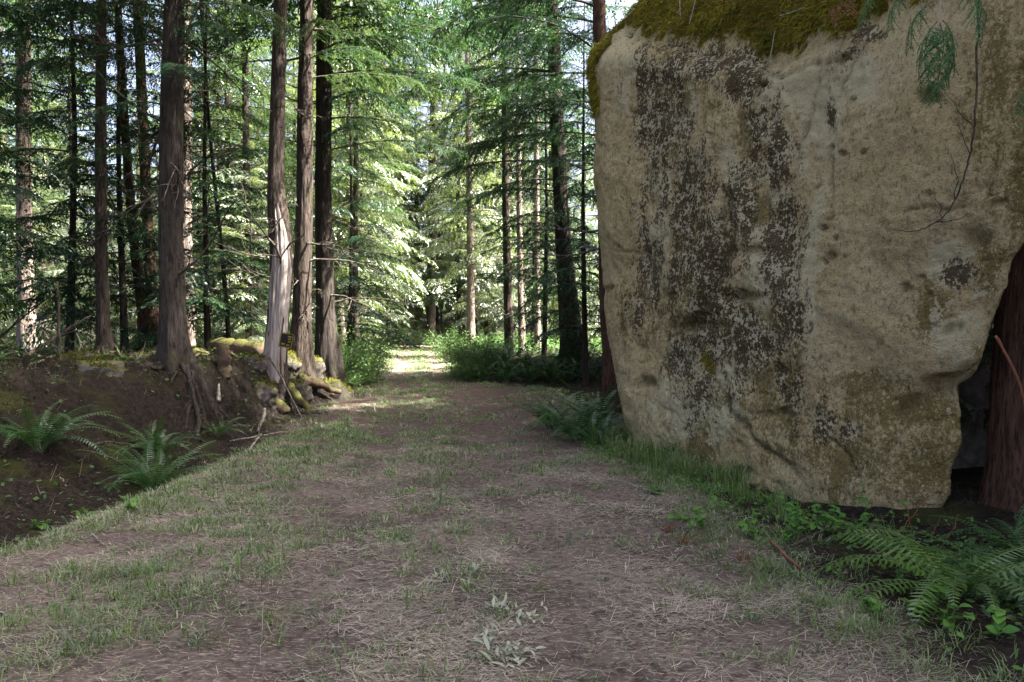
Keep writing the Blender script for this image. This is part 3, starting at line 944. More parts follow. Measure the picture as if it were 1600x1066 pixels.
named_tree('cedar', 'reddish upright trunk with shaggy bark right behind the leaning trunk', (240, 528), 21.5,
           [(240, 530, 24), (236, 440, 21), (230, 320, 20), (225, 200, 19), (218, 0, 18)], M_CEDAR, CH[0], 5.2, 0.9, 1, seg=32, dead=8, seed=7, boughs=[(5.0, 180, 1.0, 0, 0), (6.5, 300, 1.2, 0, 1)])
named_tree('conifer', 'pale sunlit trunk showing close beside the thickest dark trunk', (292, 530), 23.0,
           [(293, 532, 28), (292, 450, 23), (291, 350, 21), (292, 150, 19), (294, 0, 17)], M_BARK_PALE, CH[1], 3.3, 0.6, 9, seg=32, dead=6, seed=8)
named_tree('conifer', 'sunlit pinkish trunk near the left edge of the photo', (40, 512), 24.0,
           [(42, 515, 34), (41, 450, 29), (39, 350, 27), (38, 200, 24), (42, 0, 22)], M_BARK_PALE, CH[0], 1.7, 1.0, 0, seg=32, dead=22, seed=9,
           boughs=[(5.5, 180, 1.3, 0, 2), (6.5, 300, 1.4, 0, 3), (7.5, 20, 1.4, 0, 2), (8.3, 260, 1.9, 0, 0), (9.0, 320, 2.0, 0, 1), (9.8, 220, 2.0, 0, 0), (10.5, 280, 2.0, 0, 1), (7.0, 240, 1.6, 0, 0)])
named_tree('sapling_tree', 'thin crooked dark sapling right of the pale sunlit trunk', (357, 516), 20.0,
           [(357, 520, 10), (352, 450, 9), (346, 380, 8), (338, 300, 7.5), (328, 200, 7), (322, 100, 5)], M_BARK_DARK, None, seg=14, dead=14, seed=10, top=9.5, flare=0.2)
named_tree('conifer', 'dark trunk among green boughs between the sapling and the bare-wood tree', (388, 510), 29.0,
           [(390, 512, 18), (387, 450, 15), (386, 300, 14), (384, 0, 12)], M_BARK_DARK, CL[2], 2.6, 0.95, 1.5, seg=24, dead=14, seed=11)
named_tree('conifer', 'slender grey trunk past the bank end above the track-side shrubs', (556, 500), 33.0,
           [(556, 505, 13), (555, 400, 11), (557, 250, 10), (556, 0, 9)], M_BARK, CL[0], 0.9, 0.9, 2.2, seg=20, dead=16, seed=12)
named_tree('cedar', 'dark cedar trunk with a broad flared base above the fern mound', (892, 520), 28.0,
           [(895, 528, 48), (890, 500, 40), (885, 440, 34), (880, 380, 29), (873, 250, 26), (866, 100, 24), (862, 0, 22)], M_BARK_DARK, CH[1], 0.2, 1.1, -0.5, seg=36, dead=22, seed=13,
           boughs=[(4.2, 190, 1.5, 2, 0), (5.2, 225, 1.7, 2, 1), (6.0, 180, 1.8, 4, 0), (6.8, 250, 1.6, 4, 1), (7.6, 200, 1.9, 4, 0), (8.4, 170, 2.0, 4, 1), (9.2, 230, 1.9, 4, 0), (10.0, 190, 2.0, 4, 1), (5.6, 290, 1.5, 4, 0), (7.2, 310, 1.5, 4, 1), (8.9, 290, 1.5, 4, 0), (10.8, 215, 1.9, 4, 1), (11.5, 180, 2.0, 4, 0), (8.0, 185, 2.4, 0, 1), (9.6, 160, 2.5, 0, 0), (10.4, 240, 2.4, 0, 1), (12.2, 195, 2.5, 0, 0), (12.8, 170, 2.6, 0, 1), (13.4, 220, 2.4, 0, 0), (6.4, 200, 2.0, 0, 1), (4.8, 215, 1.6, 0, 0), (3.6, 230, 1.3, 0, 1), (4.0, 300, 1.4, 0, 0), (11.0, 260, 2.2, 0, 1), (7.0, 175, 2.6, 2, 0), (8.8, 205, 2.7, 2, 1), (10.2, 180, 2.9, 2, 0), (11.6, 205, 2.8, 2, 1), (12.6, 180, 3.0, 2, 0), (9.4, 255, 2.3, 2, 1), (7.8, 235, 2.2, 2, 0)], lobes=5, flare=0.4)
named_tree('conifer', 'straight trunk, nearer of the two slim trunks beyond the fern mound', (794, 517), 31.0,
           [(795, 520, 17), (793, 450, 15), (790, 300, 14), (788, 0, 12)], M_BARK, CH[0], 4.2, 0.65, 7.0, seg=24, dead=18, seed=14,
           boughs=[(5.5, 200, 1.3, 0, 0), (6.5, 170, 1.5, 0, 1), (7.3, 230, 1.5, 0, 0), (8.2, 190, 1.8, 0, 1), (9.0, 260, 1.6, 0, 0), (9.8, 180, 1.9, 0, 1), (10.6, 215, 1.9, 0, 0), (11.4, 165, 2.0, 0, 1), (12.3, 200, 2.0, 0, 0), (13.0, 250, 1.8, 0, 1)])
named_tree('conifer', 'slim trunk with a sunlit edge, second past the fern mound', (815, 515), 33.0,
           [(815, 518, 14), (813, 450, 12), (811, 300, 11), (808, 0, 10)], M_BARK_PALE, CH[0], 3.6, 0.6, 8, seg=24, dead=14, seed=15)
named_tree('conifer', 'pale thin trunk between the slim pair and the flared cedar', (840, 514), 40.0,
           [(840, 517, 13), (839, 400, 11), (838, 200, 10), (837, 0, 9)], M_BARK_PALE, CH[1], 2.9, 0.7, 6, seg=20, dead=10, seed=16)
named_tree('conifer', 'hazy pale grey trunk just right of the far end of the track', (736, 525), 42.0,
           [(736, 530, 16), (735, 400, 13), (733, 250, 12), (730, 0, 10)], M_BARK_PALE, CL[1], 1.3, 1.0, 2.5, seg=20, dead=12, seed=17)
named_tree('cedar', 'red-barked cedar showing as a strip behind the boulder by the ferns', (953, 640), 15.5,
           [(962, 645, 46), (958, 560, 40), (952, 480, 36), (946, 300, 30), (939, 150, 26), (935, 0, 23)], M_CEDAR, CH[1], 1.9, 0.55, 11.0, seg=40, dead=12, seed=18,
           boughs=[(5.4, 175, 1.1, 6, 0), (6.0, 195, 1.3, 6, 1), (6.6, 160, 1.3, 6, 0), (7.2, 210, 1.4, 6, 1), (7.6, 180, 1.5, 6, 0), (8.2, 165, 1.5, 6, 1), (4.8, 200, 1.0, 6, 0), (7.0, 230, 1.6, 6, 0), (7.9, 200, 1.9, 6, 1), (8.6, 185, 2.0, 2, 0), (8.9, 215, 2.0, 2, 1), (5.8, 220, 1.2, 6, 0)], flare=0.3)
ce = named_tree('cedar', 'red-brown cedar trunk in the dark gap right of the boulder', (1578, 806), 7.35,
           [(1612, 830, 160), (1610, 740, 138), (1620, 560, 146), (1632, 380, 146), (1642, 200, 140), (1648, 0, 136)], M_CEDAR, CH[1], 0.0, 1.1, 0.5, seg=64, step=0.05, seed=19, lobes=6, flare=0.2, bark=0.05)
print('named trees done')

# ------------------------------------------------------------------ forest
STEM = []
for i in range(4):
    g = np.random.default_rng(60 + i)
    zz = np.array([-0.5, 0, 3, 8, 13, 18.0])
    STEM.append(trunk_mesh('trunk', np.stack([np.concatenate([[0, 0], np.cumsum(g.normal(0, 0.12, 4))]), np.concatenate([[0, 0], np.cumsum(g.normal(0, 0.12, 4))]), zz,
                np.array([0.25, 0.24, 0.20, 0.17, 0.13, 0.04])], -1), [M_BARK, M_BARK_PALE, M_BARK_DARK, M_BARK][i], seg=20, step=0.25, seed=40 + i, flare=0.3))
STEM_YOUNG = trunk_mesh('trunk', [(0, 0, -0.3, 0.07), (0, 0, 0, 0.065), (0.05, 0, 3, 0.045), (0, 0.05, 6.5, 0.01)], M_BARK, seg=12, step=0.25, seed=50, flare=0.2)
STEM_CEDAR = trunk_mesh('trunk', [(0, 0, -0.3, 0.10), (0, 0, 0, 0.095), (0.12, 0.08, 5, 0.055), (0, 0.05, 11.5, 0.012)], M_BARK_DARK, seg=14, step=0.2, seed=51, flare=0.25)
placed = [(o.location.x, o.location.y) for o in COL.objects if o.parent is None and o.get('category') == 'tree']


def forest(n, xr, yr, ok, mind, label, group, young=0.0, seed=0, sc=(0.8, 1.15), crowns=None, name='conifer', dead=0):
    g = np.random.default_rng(seed)
    cnt, tries = 0, 0
    while cnt < n and tries < n * 60:
        tries += 1
        x, y = g.uniform(*xr), g.uniform(*yr)
        if not ok(x, y) or any((x - a) ** 2 + (y - b) ** 2 < mind ** 2 for a, b in placed):
            continue
        placed.append((x, y))
        cnt += 1
        s = g.uniform(*sc)
        yg = g.uniform() < young
        rz = g.uniform(0, 6.28)
        t_ = obj('young_' + name if yg else name, None, None, (x, y, G(x, y)), (g.normal(0, 0.012), g.normal(0, 0.012), rz), s, label=(label[1] if yg else label[0]), cat='tree', group=group + (' (young)' if yg else ''))
        if yg:
            obj('trunk', STEM_YOUNG, t_)
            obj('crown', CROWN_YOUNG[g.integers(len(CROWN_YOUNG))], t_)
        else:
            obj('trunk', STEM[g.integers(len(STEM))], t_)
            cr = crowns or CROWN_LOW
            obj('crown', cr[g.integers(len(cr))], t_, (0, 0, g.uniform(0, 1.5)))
            for j in range(dead):
                obj('dead_branch', DEAD[g.integers(len(DEAD))], t_, (0, 0, g.uniform(1, 6)), (0, math.radians(g.uniform(-25, 15)), g.uniform(0, 6.28)), g.uniform(1.0, 2.2))


def corridor(x, y, a, b):
    return path_c(y) - a < x < path_c(y) + b


def px_of(x, y):
    return CX + x / y * F


forest(24, (-26, -6), (25, 37), lambda x, y: not corridor(x, y, 2.6, 9) and px_of(x, y) > -150, 1.9,
       ('slim conifer in the woods close behind the left bank trunks', 'young conifer in the woods close behind the left bank trunks'), 'woods behind the left bank', 0.8, 71, (0.7, 1.15), dead=4)
forest(52, (-46, -6), (40, 64), lambda x, y: not corridor(x, y, 2.2, 9) and px_of(x, y) > -100, 1.9,
       ('sunlit conifer far back in the woods left of the track', 'young sunlit conifer far back in the woods left of the track'), 'far woods left of the track', 0.55, 72, (0.8, 1.35), dead=2)
forest(16, (-6, 9), (46, 63), lambda x, y: x > path_c(y) + (2.0 if y > 54 else 4.0) and px_of(x, y) < 990, 1.9,
       ('sunlit conifer in the woods beyond the fern mound', 'young conifer in the woods beyond the fern mound'), 'woods beyond the fern mound', 0.75, 73, (0.8, 1.3), dead=3)
forest(60, (-50, 12), (62, 95), lambda x, y: (not corridor(x, y, 1.8, 1.8) or y > 70) and not (x > path_c(y) - 1 and y < 74), 2.2,
       ('distant conifer closing the view at the end of the track', 'young distant conifer closing the view at the end of the track'), 'distant woods at the track end', 0.4, 74, (0.95, 1.3))

forest(26, (-18, 0), (64, 80), lambda x, y: (y > 70 or not corridor(x, y, 2.2, 2.2)) and not (x > path_c(y) + 1 and y < 72), 1.6,
       ('tall bright conifer standing right at the far end of the track', 'young bright conifer standing right at the far end of the track'), 'trees at the far end of the track', 0.3, 78, (1.35, 1.75), crowns=CROWN_LOW[:2])


def sunrow(x, y):
    return y + x * (-math.cos(SUN_AZ) / math.sin(SUN_AZ))


# trees beside the clearing, right of and behind the boulder: they throw the shade that covers the foreground
forest(14, (6.2, 11), (-2.5, 12.6), lambda x, y: x > 6.2, 2.0,
       ('tall high-crowned conifer standing right of the boulder and the clearing', 'x'), 'high-crowned woods right of the boulder', 0.0, 75, (0.95, 1.2), crowns=CROWN_HIGH)
forest(20, (11, 24), (-3, 11.8), lambda x, y: True, 2.0,
       ('tall conifer standing well right of the boulder and the clearing', 'x'), 'woods well right of the boulder', 0.0, 81, (0.9, 1.2), crowns=CROWN_HIGH + CROWN_LOW)
forest(15, (-20, -7.0), (2, 15), lambda x, y: px_of(x, y) < -70, 2.1,
       ('tall conifer standing left of the clearing, outside the view', 'x'), 'woods left of the clearing', 0.0, 80, (0.85, 1.05), crowns=CROWN_HIGH)
forest(10, (10.5, 17), (2, 11.5), lambda x, y: True, 1.5,
       ('low-branched conifer standing right of the boulder', 'x'), 'low-branched trees right of the boulder', 0.0, 79, (0.9, 1.15), crowns=CROWN_LOW)
forest(8, (4.6, 7.6), (14.2, 20.0), lambda x, y: x / y > 0.25, 1.3,
       ('x', 'young conifer added unseen behind the boulder to shade the track'), 'young shade trees behind the boulder', 1.0, 76, (1.4, 1.75))  # unseen mid-height trees added to shade the track
forest(12, (5, 15), (21.0, 25.6), lambda x, y: x / y > 0.23, 1.7,
       ('tall conifer standing hidden behind the boulder', 'x'), 'tall trees behind the boulder', 0.0, 77, (0.9, 1.1), crowns=CROWN_LOW)
for x, y, sc_ in [(5.5, 15.2, 1.35), (6.3, 17.0, 1.35), (5.6, 18.8, 1.35), (7.0, 20.3, 1.35), (4.7, 26.2, 1.0), (4.6, 27.6, 0.95), (5.4, 28.9, 1.0)]:  # unseen cedars added to shade the track and the fern mound
    t_ = obj('shade_cedar', None, None, (x, y, G(x, y)), (0, 0, x), sc_, label='bushy cedar added unseen behind the boulder for shade', cat='tree', group='shade cedars behind the boulder')
    obj('trunk', STEM_CEDAR, t_)
    obj('crown', CROWN_DARK[int(y) % 2], t_)
# dark shaded cedars among the near trunks
for i, (px, d, sc_, ci, lb) in enumerate([
        (108, 18.5, 1.0, 0, 'dark young cedar on the bank left of the slim straight trunk'), (-75, 14.0, 1.1, 1, 'dark young cedar reaching in from the left edge above the bank'),
        (195, 18.5, 0.9, 1, 'dark young cedar behind the slim straight trunk'), (325, 19.0, 0.85, 0, 'dark young cedar right of the thickest trunk'),
        (545, 27.0, 0.95, 1, 'young cedar above the shrubs at the end of the bank'),
        (850, 29.5, 1.1, 1, 'dark cedar beside the flared cedar trunk above the fern mound'),
        (915, 24.0, 1.0, 1, 'dark cedar next to the left edge of the boulder'), (1497, 9.6, 0.55, 0, 'small cedar added to darken the gap between boulder and cedar trunk'), (1580, 10.5, 0.7, 1, 'cedar added to darken the back of the gap right of the boulder')]):  # the last two are added as dark fill for the gap
    x = (px - CX) / F * d
    t_ = obj('young_cedar', None, None, (x, d, G(x, d)), (0, 0, i * 1.3), sc_, label=lb, cat='tree')
    obj('trunk', STEM_CEDAR, t_)
    obj('crown', CROWN_DARK[ci], t_)
    placed.append((x, d))
print('forest', len(placed))


# ------------------------------------------------------------------ grass, straw, litter (ground cover nobody could count)
def zone_sample(zones, seed):
    g = np.random.default_rng(seed)
    X, Y = [], []
    for n, xa, xb, ya, yb in zones:
        X.append(g.uniform(xa, xb, n))
        Y.append(g.uniform(ya, yb, n))
    return np.concatenate(X), np.concatenate(Y), g


def pathw(x, y):
    l, r = path_edges(y)
    return sstep(-0.5, 0.3, x - l + 0.4 * n2(x, y, 1.1, 1.0, 2)) * sstep(-0.5, 0.3, r - x + 0.4 * n2(x, y, 1.1, 6.0, 2))


def blades(x, y, z, L, az, lean, w, curl, var, g, name, mat, owner_kind='stuff', parent=None, lab=None):
    n = len(x)
    d = np.stack([np.cos(az), np.sin(az), np.zeros(n)], -1)
    s_ = np.stack([-np.sin(az), np.cos(az), np.zeros(n)], -1)
    b = np.stack([x, y, z], -1)
    up = np.array([0, 0, 1.0])
    m_ = b + d * (L * 0.5 * np.sin(lean))[:, None] + up * (L * 0.55 * np.cos(lean))[:, None]
    t_ = b + d * (L * np.sin(lean + curl) * 0.95)[:, None] + up * (L * np.cos(np.clip(lean + curl, 0, 1.62)))[:, None]
    V = np.stack([b - s_ * w[:, None], b + s_ * w[:, None], m_ + s_ * w[:, None] * 0.8, t_, m_ - s_ * w[:, None] * 0.8], 1).reshape(-1, 3)
    o5 = np.arange(n)[:, None] * 5
    return mesh(name, V, [o5 + np.array([0, 1, 2, 4]), o5 + np.array([4, 2, 3])], mat, attrs={'var': np.repeat(np.clip(var, 0, 1), 5)})


# dry straw lying on the track
x, y, g = zone_sample([(105000, -5.2, 4.0, 2.2, 6.0), (64000, -5.4, 3.2, 6.0, 11.0), (18000, -5.4, 3.0, 11.0, 19.0), (4000, -6.0, 2.0, 19.0, 28.0)], 81)
rut = np.exp(-((np.abs(x - path_c(y) * 0.85) - 0.8) / 0.33) ** 2)
dens = pathw(x, y) * (0.10 + 0.90 * sstep(-0.16, 0.2, n2(x, y, 0.9, 12.0, 4))) * (1 - 0.6 * rut) + 0.03
keep = g.uniform(size=len(x)) < dens
x, y = x[keep], y[keep]
n = len(x)
z = ground_raw(x, y) + g.uniform(0.002, 0.018, n)
L = g.uniform(0.03, 0.13, n) * np.where(g.uniform(size=n) < 0.05, 1.8, 1.0) * np.interp(y, [3, 10, 25], [1, 1.1, 1.4])
az = g.normal(0.1, 0.9, n) + np.pi * g.integers(0, 2, n)
w = g.uniform(0.0009, 0.0020, n) * np.interp(y, [3, 8, 25], [1, 1.5, 3.0])
var = 0.45 + 0.5 * n2(x, y, 1.3, 3.0, 2) + g.uniform(-0.4, 0.4, n)
straw = obj('straw', blades(x, y, z, L, az, np.full(n, 1.5) + g.normal(0, 0.07, n), w, g.normal(0, 0.08, n), var, g, 'straw', M_STRAW), kind='stuff',
            label='dry flattened straw lying all over the track', cat='straw')

# green grass in tufts
def tufts(nc, zones, dens_f, hmin, hmax, bl, seed, name, mat, rad=(0.03, 0.10), wscale=1.0, leanr=(0.1, 0.9)):
    x, y, g = zone_sample(zones, seed)
    keep = g.uniform(size=len(x)) < dens_f(x, y)
    x, y = x[keep], y[keep]
    nb = g.integers(bl[0], bl[1], len(x))
    cx_, cy_ = np.repeat(x, nb), np.repeat(y, nb)
    h = np.repeat(g.uniform(hmin, hmax, len(x)), nb) * np.interp(cy_, [20, 40], [1, 1.15])
    tv = np.repeat(g.uniform(0.1, 0.9, len(x)), nb)
    rr = np.repeat(g.uniform(*rad, len(x)), nb)
    m_ = len(cx_)
    az = g.uniform(0, 6.283, m_)
    q_ = rr * np.sqrt(g.uniform(size=m_))
    X, Y = cx_ + q_ * np.cos(az), cy_ + q_ * np.sin(az)
    return blades(X, Y, ground_raw(X, Y) - 0.005, h * g.uniform(0.5, 1.15, m_), az + g.normal(0, 0.6, m_), g.uniform(*leanr, m_), wscale * g.uniform(0.0014, 0.003, m_) * np.interp(Y, [3, 8, 25, 50], [1, 1.5, 2.8, 4.5]),
                  g.uniform(0.1, 0.8, m_), tv + g.uniform(-0.25, 0.25, m_), g, name, mat)


def grass_density(x, y):
    l, r = path_edges(y)
    nz = n2(x, y, 0.75, 21.0, 3)
    nz2 = n2(x, y, 2.2, 23.0, 2)
    left = 1.0 * np.exp(-((x - l - 0.95) / 1.0) ** 2) * np.interp(y, [3, 6, 13, 20], [0.8, 1, 1, 0.6])
    right = np.exp(-((x - r + 0.1) / 0.4) ** 2)
    mid_ = np.exp(-((x - path_c(y) * 0.85) / 0.4) ** 2) * 0.25
    d = left * sstep(-0.3, 0.15, nz) + right * 0.8 + mid_ + 0.5 * sstep(0.12, 0.4, nz) + 0.06
    d = d * (0.35 + 0.65 * sstep(-0.2, 0.2, nz2))
    far = np.interp(y, [22, 26, 60], [0.5, 0.9, 1.0])
    lit = (y > 25) * (np.exp(-((x - path_c(y)) / 0.45) ** 2) + np.exp(-((np.abs(x - path_c(y)) - 1.6) / 0.55) ** 2) + 0.12)
    inb = sstep(-0.6, 0.2, x - l) * sstep(-0.9, 0.0, r - x)
    return np.clip(np.where(y > 25, lit * far, d * inb), 0, 1)


obj('grass', tufts(0, [(7000, -5.0, 4.0, 2.2, 6.5), (7500, -5.2, 3.0, 6.5, 13), (5200, -5.2, 2.5, 13, 25), (5000, -9.5, 0, 25, 60)], grass_density, 0.05, 0.16, (9, 26), 82, 'grass', M_GRASS, (0.03, 0.13), 1.0, (0.25, 1.25)),
    kind='stuff', label='short green grass tufts scattered over the track', cat='grass')


def tall_density(x, y):
    return np.exp(-((x - np.interp(y, [6.0, 8, 9.5, 11.5, 13], [2.9, 2.35, 1.85, 1.35, 1.3])) / 0.28) ** 2) * np.interp(y, [4, 6, 8, 8.8, 11.3, 12.2], [0.15, 0.2, 0.35, 0.95, 0.95, 0.2])


obj('tall_grass', tufts(0, [(900, 0.8, 4.0, 4.2, 12.4)], tall_density, 0.22, 0.48, (14, 30), 83, 'tall_grass', M_GRASS, (0.04, 0.12), 1.2, (0.02, 0.45)),
    kind='stuff', label='taller thin grass growing along the foot of the boulder', cat='grass')
# pale dry tufts standing up out of the straw
obj('dry_grass', tufts(0, [(700, -5.0, 4.0, 2.3, 7), (500, -5, 2.5, 7, 18)], lambda x, y: pathw(x, y) * 0.35 * sstep(-0.1, 0.3, n2(x, y, 1.0, 40.0, 2)) + 0.04, 0.05, 0.15, (4, 10), 84, 'dry_grass', M_STRAW, (0.02, 0.07), 0.9, (0.2, 1.2)),
    kind='stuff', label='bleached dry grass tufts standing in the straw', cat='grass')

# twigs and needles on the bank and the forest floor
x, y, g = zone_sample([(16000, -11, -4.0, 5, 24), (2500, 1.4, 4.5, 4.0, 9), (5000, -9, 4, 22, 34)], 85)
keep = (pathw(x, y) < 0.3)
x, y = x[keep], y[keep]
n = len(x)
az = g.uniform(0, 6.283, n)
var = g.uniform(0, 0.75, n) ** 2.2
obj('needle_litter', blades(x, y, ground_raw(x, y) + g.uniform(0.0, 0.03, n), g.uniform(0.05, 0.30, n), az, 1.5 + g.normal(0, 0.22, n), g.uniform(0.001, 0.004, n) * np.interp(y, [5, 25], [1, 2]), g.normal(0, 0.2, n), var, g, 'litter', M_LITTER),
    kind='stuff', label='fallen twigs and needles covering the bank', cat='litter')


# dark bark chips, cone scales and broken twigs trodden into the track
x, y, g = zone_sample([(9000, -5.2, 4.0, 2.2, 7.0), (8000, -5.4, 3.0, 7.0, 16.0), (5000, -5.4, 2.5, 16.0, 27.0)], 95)
keep = g.uniform(size=len(x)) < pathw(x, y) * (0.25 + 0.75 * sstep(-0.15, 0.25, n2(x, y, 1.4, 47.0, 3)))
x, y = x[keep], y[keep]
n = len(x)
obj('bark_litter', blades(x, y, ground_raw(x, y) + g.uniform(0.003, 0.02, n), g.uniform(0.012, 0.055, n), g.uniform(0, 6.283, n), 1.5 + g.normal(0, 0.15, n), g.uniform(0.002, 0.006, n) * np.interp(y, [3, 10, 25], [0.8, 1.2, 2.2]), g.normal(0, 0.3, n), g.uniform(0, 1, n) ** 3, g, 'bark_litter', M_LITTER),
    kind='stuff', label='dark bark chips and broken twigs trodden into the track', cat='litter')


# tangle of dead twigs and brush over the bank
x, y, g = zone_sample([(7000, -11, -4.2, 6.5, 21.5)], 96)
keep = g.uniform(size=len(x)) < sstep(-0.1, 0.5, foot(y) - x) * (0.25 + 0.75 * sstep(-0.1, 0.25, n2(x, y, 0.8, 57.0, 2)))
x, y = x[keep], y[keep]
n = len(x)
obj('brush_twigs', blades(x, y, ground_raw(x, y) - 0.01, g.uniform(0.12, 0.5, n), g.uniform(0, 6.283, n), g.uniform(0.5, 1.45, n), g.uniform(0.0015, 0.004, n), g.uniform(-0.2, 0.6, n), g.uniform(0, 1, n) ** 3, g, 'brush_twigs', M_LITTER),
    kind='stuff', label='tangle of dead twigs and brush over the shaded bank', cat='brush')
# small leaves: undergrowth
def leafmass(x, y, zoff, size, g, name, mat):
    n = len(x)
    p = np.stack([x, y, ground_raw(x, y) + zoff], -1)
    az = g.uniform(0, 6.283, n)
    tl = g.normal(0, 0.45, n)
    d = np.stack([np.cos(az) * np.cos(tl), np.sin(az) * np.cos(tl), np.sin(tl)], -1)
    s_ = np.cross(d, np.array([0, 0, 1.0]) + g.normal(0, 0.35, (n, 3)))
    s_ /= np.linalg.norm(s_, axis=1)[:, None]
    a = p + d * size[:, None] * 0.45 + s_ * size[:, None] * 0.32
    c = p + d * size[:, None]
    b = p + d * size[:, None] * 0.45 - s_ * size[:, None] * 0.32
    V = np.stack([p, a, c, b], 1).reshape(-1, 3)
    return mesh(name, V, [np.arange(4 * n).reshape(-1, 4)], mat, attrs={'var': np.repeat(g.uniform(0, 1, n), 4)})


x, y, g = zone_sample([(30000, 1.0, 4.6, 3.6, 11.5)], 86)
d = np.exp(-((x - np.interp(y, [3.6, 5, 6.5, 8, 10, 11.5], [3.6, 3.2, 3.0, 2.4, 1.8, 1.35])) / 0.6) ** 2) * sstep(-0.25, 0.2, n2(x, y, 1.4, 50.0, 2))
keep = g.uniform(size=len(x)) < d
x, y = x[keep], y[keep]
obj('ground_cover', leafmass(x, y, g.uniform(0.01, 0.16, len(x)) ** 1.3, g.uniform(0.02, 0.055, len(x)), g, 'cover', M_BROAD), kind='stuff',
    label='small leafy ground cover at the foot of the boulder', cat='ground cover')
x, y, g = zone_sample([(4200, 2.0, 4.8, 3.6, 6.6)], 90)
d = sstep(0.0, 0.5, x - np.interp(y, [3.6, 5, 6.6], [2.35, 2.25, 2.2])) * sstep(-0.3, 0.2, n2(x, y, 1.2, 52.0, 2))
keep = g.uniform(size=len(x)) < d * 0.8
x, y = x[keep], y[keep]
obj('weed_cover', leafmass(x, y, g.uniform(0.01, 0.26, len(x)) ** 1.2, g.uniform(0.025, 0.07, len(x)), g, 'weed_cover', M_SHRUB), kind='stuff',
    label='mixed low weeds in front of the cedar and the boulder corner', cat='ground cover')
x, y, g = zone_sample([(26000, -34, -5.0, 19.5, 45), (12000, -6, 6, 25.5, 45), (16000, -30, 6, 45, 75), (26000, -12, -4.6, 6, 20)], 87)
nz = n2(x, y, 0.35, 60.0, 3)
ok = ~((x > path_c(y) - 1.9) & (x < path_c(y) + 1.8)) | (y > 66)
keep = (g.uniform(size=len(x)) < sstep(-0.35, 0.25, nz) * np.interp(y, [6, 19, 22], [0.25, 0.25, 1.0]) * np.where((y < 31) & (x > path_c(y) + 1.8), 0.25, 1.0)) & ok
x, y, nz = x[keep], y[keep], nz[keep]
ht = 0.65 * np.clip(nz + 0.45, 0.05, 1.2) * np.interp(y, [6, 19, 24, 60], [0.22, 0.3, 1.0, 1.4])
obj('undergrowth', leafmass(x, y, g.uniform(0, 1, len(x)) ** 0.7 * ht, g.uniform(0.05, 0.13, len(x)) * np.interp(y, [6, 20, 50], [0.6, 1, 2]), g, 'undergrowth', M_SHRUB), kind='stuff',
    label='low green undergrowth covering the forest floor', cat='undergrowth')


# moss over the bank top
x, y, g = zone_sample([(60000, -11.5, -4.0, 8, 22)], 88)
nz = n2(x, y, 0.9, 70.0, 3)
bk = sstep(0.2, 1.0, foot(y) - x)
keep = g.uniform(size=len(x)) < bk * sstep(0.0, 0.22, nz)
x, y = x[keep], y[keep]
n = len(x)
obj('bank_moss', blades(x, y, ground_raw(x, y) - 0.01, g.uniform(0.025, 0.075, n), g.uniform(0, 6.283, n), g.uniform(0.2, 1.4, n), g.uniform(0.004, 0.009, n), g.uniform(0, 0.4, n), g.uniform(0, 0.75, n) ** 1.5, g, 'bank_moss', M_MOSS_SHADED),
    kind='stuff', label='dark green moss patches over the top of the bank', cat='moss')
x, y, g = zone_sample([(5000, -7.5, -3.8, 6, 21)], 89)
d = np.exp(-((x - foot(y) - 0.25) / 0.45) ** 2) * sstep(-0.2, 0.25, n2(x, y, 0.8, 75.0, 2))
keep = g.uniform(size=len(x)) < d
x, y = x[keep], y[keep]
obj('ditch_plants', leafmass(x, y, g.uniform(0.01, 0.2, len(x)) ** 1.2, g.uniform(0.03, 0.07, len(x)), g, 'ditch_plants', M_SHRUB), kind='stuff',
    label='low leafy plants along the ditch at the foot of the bank', cat='ground cover')


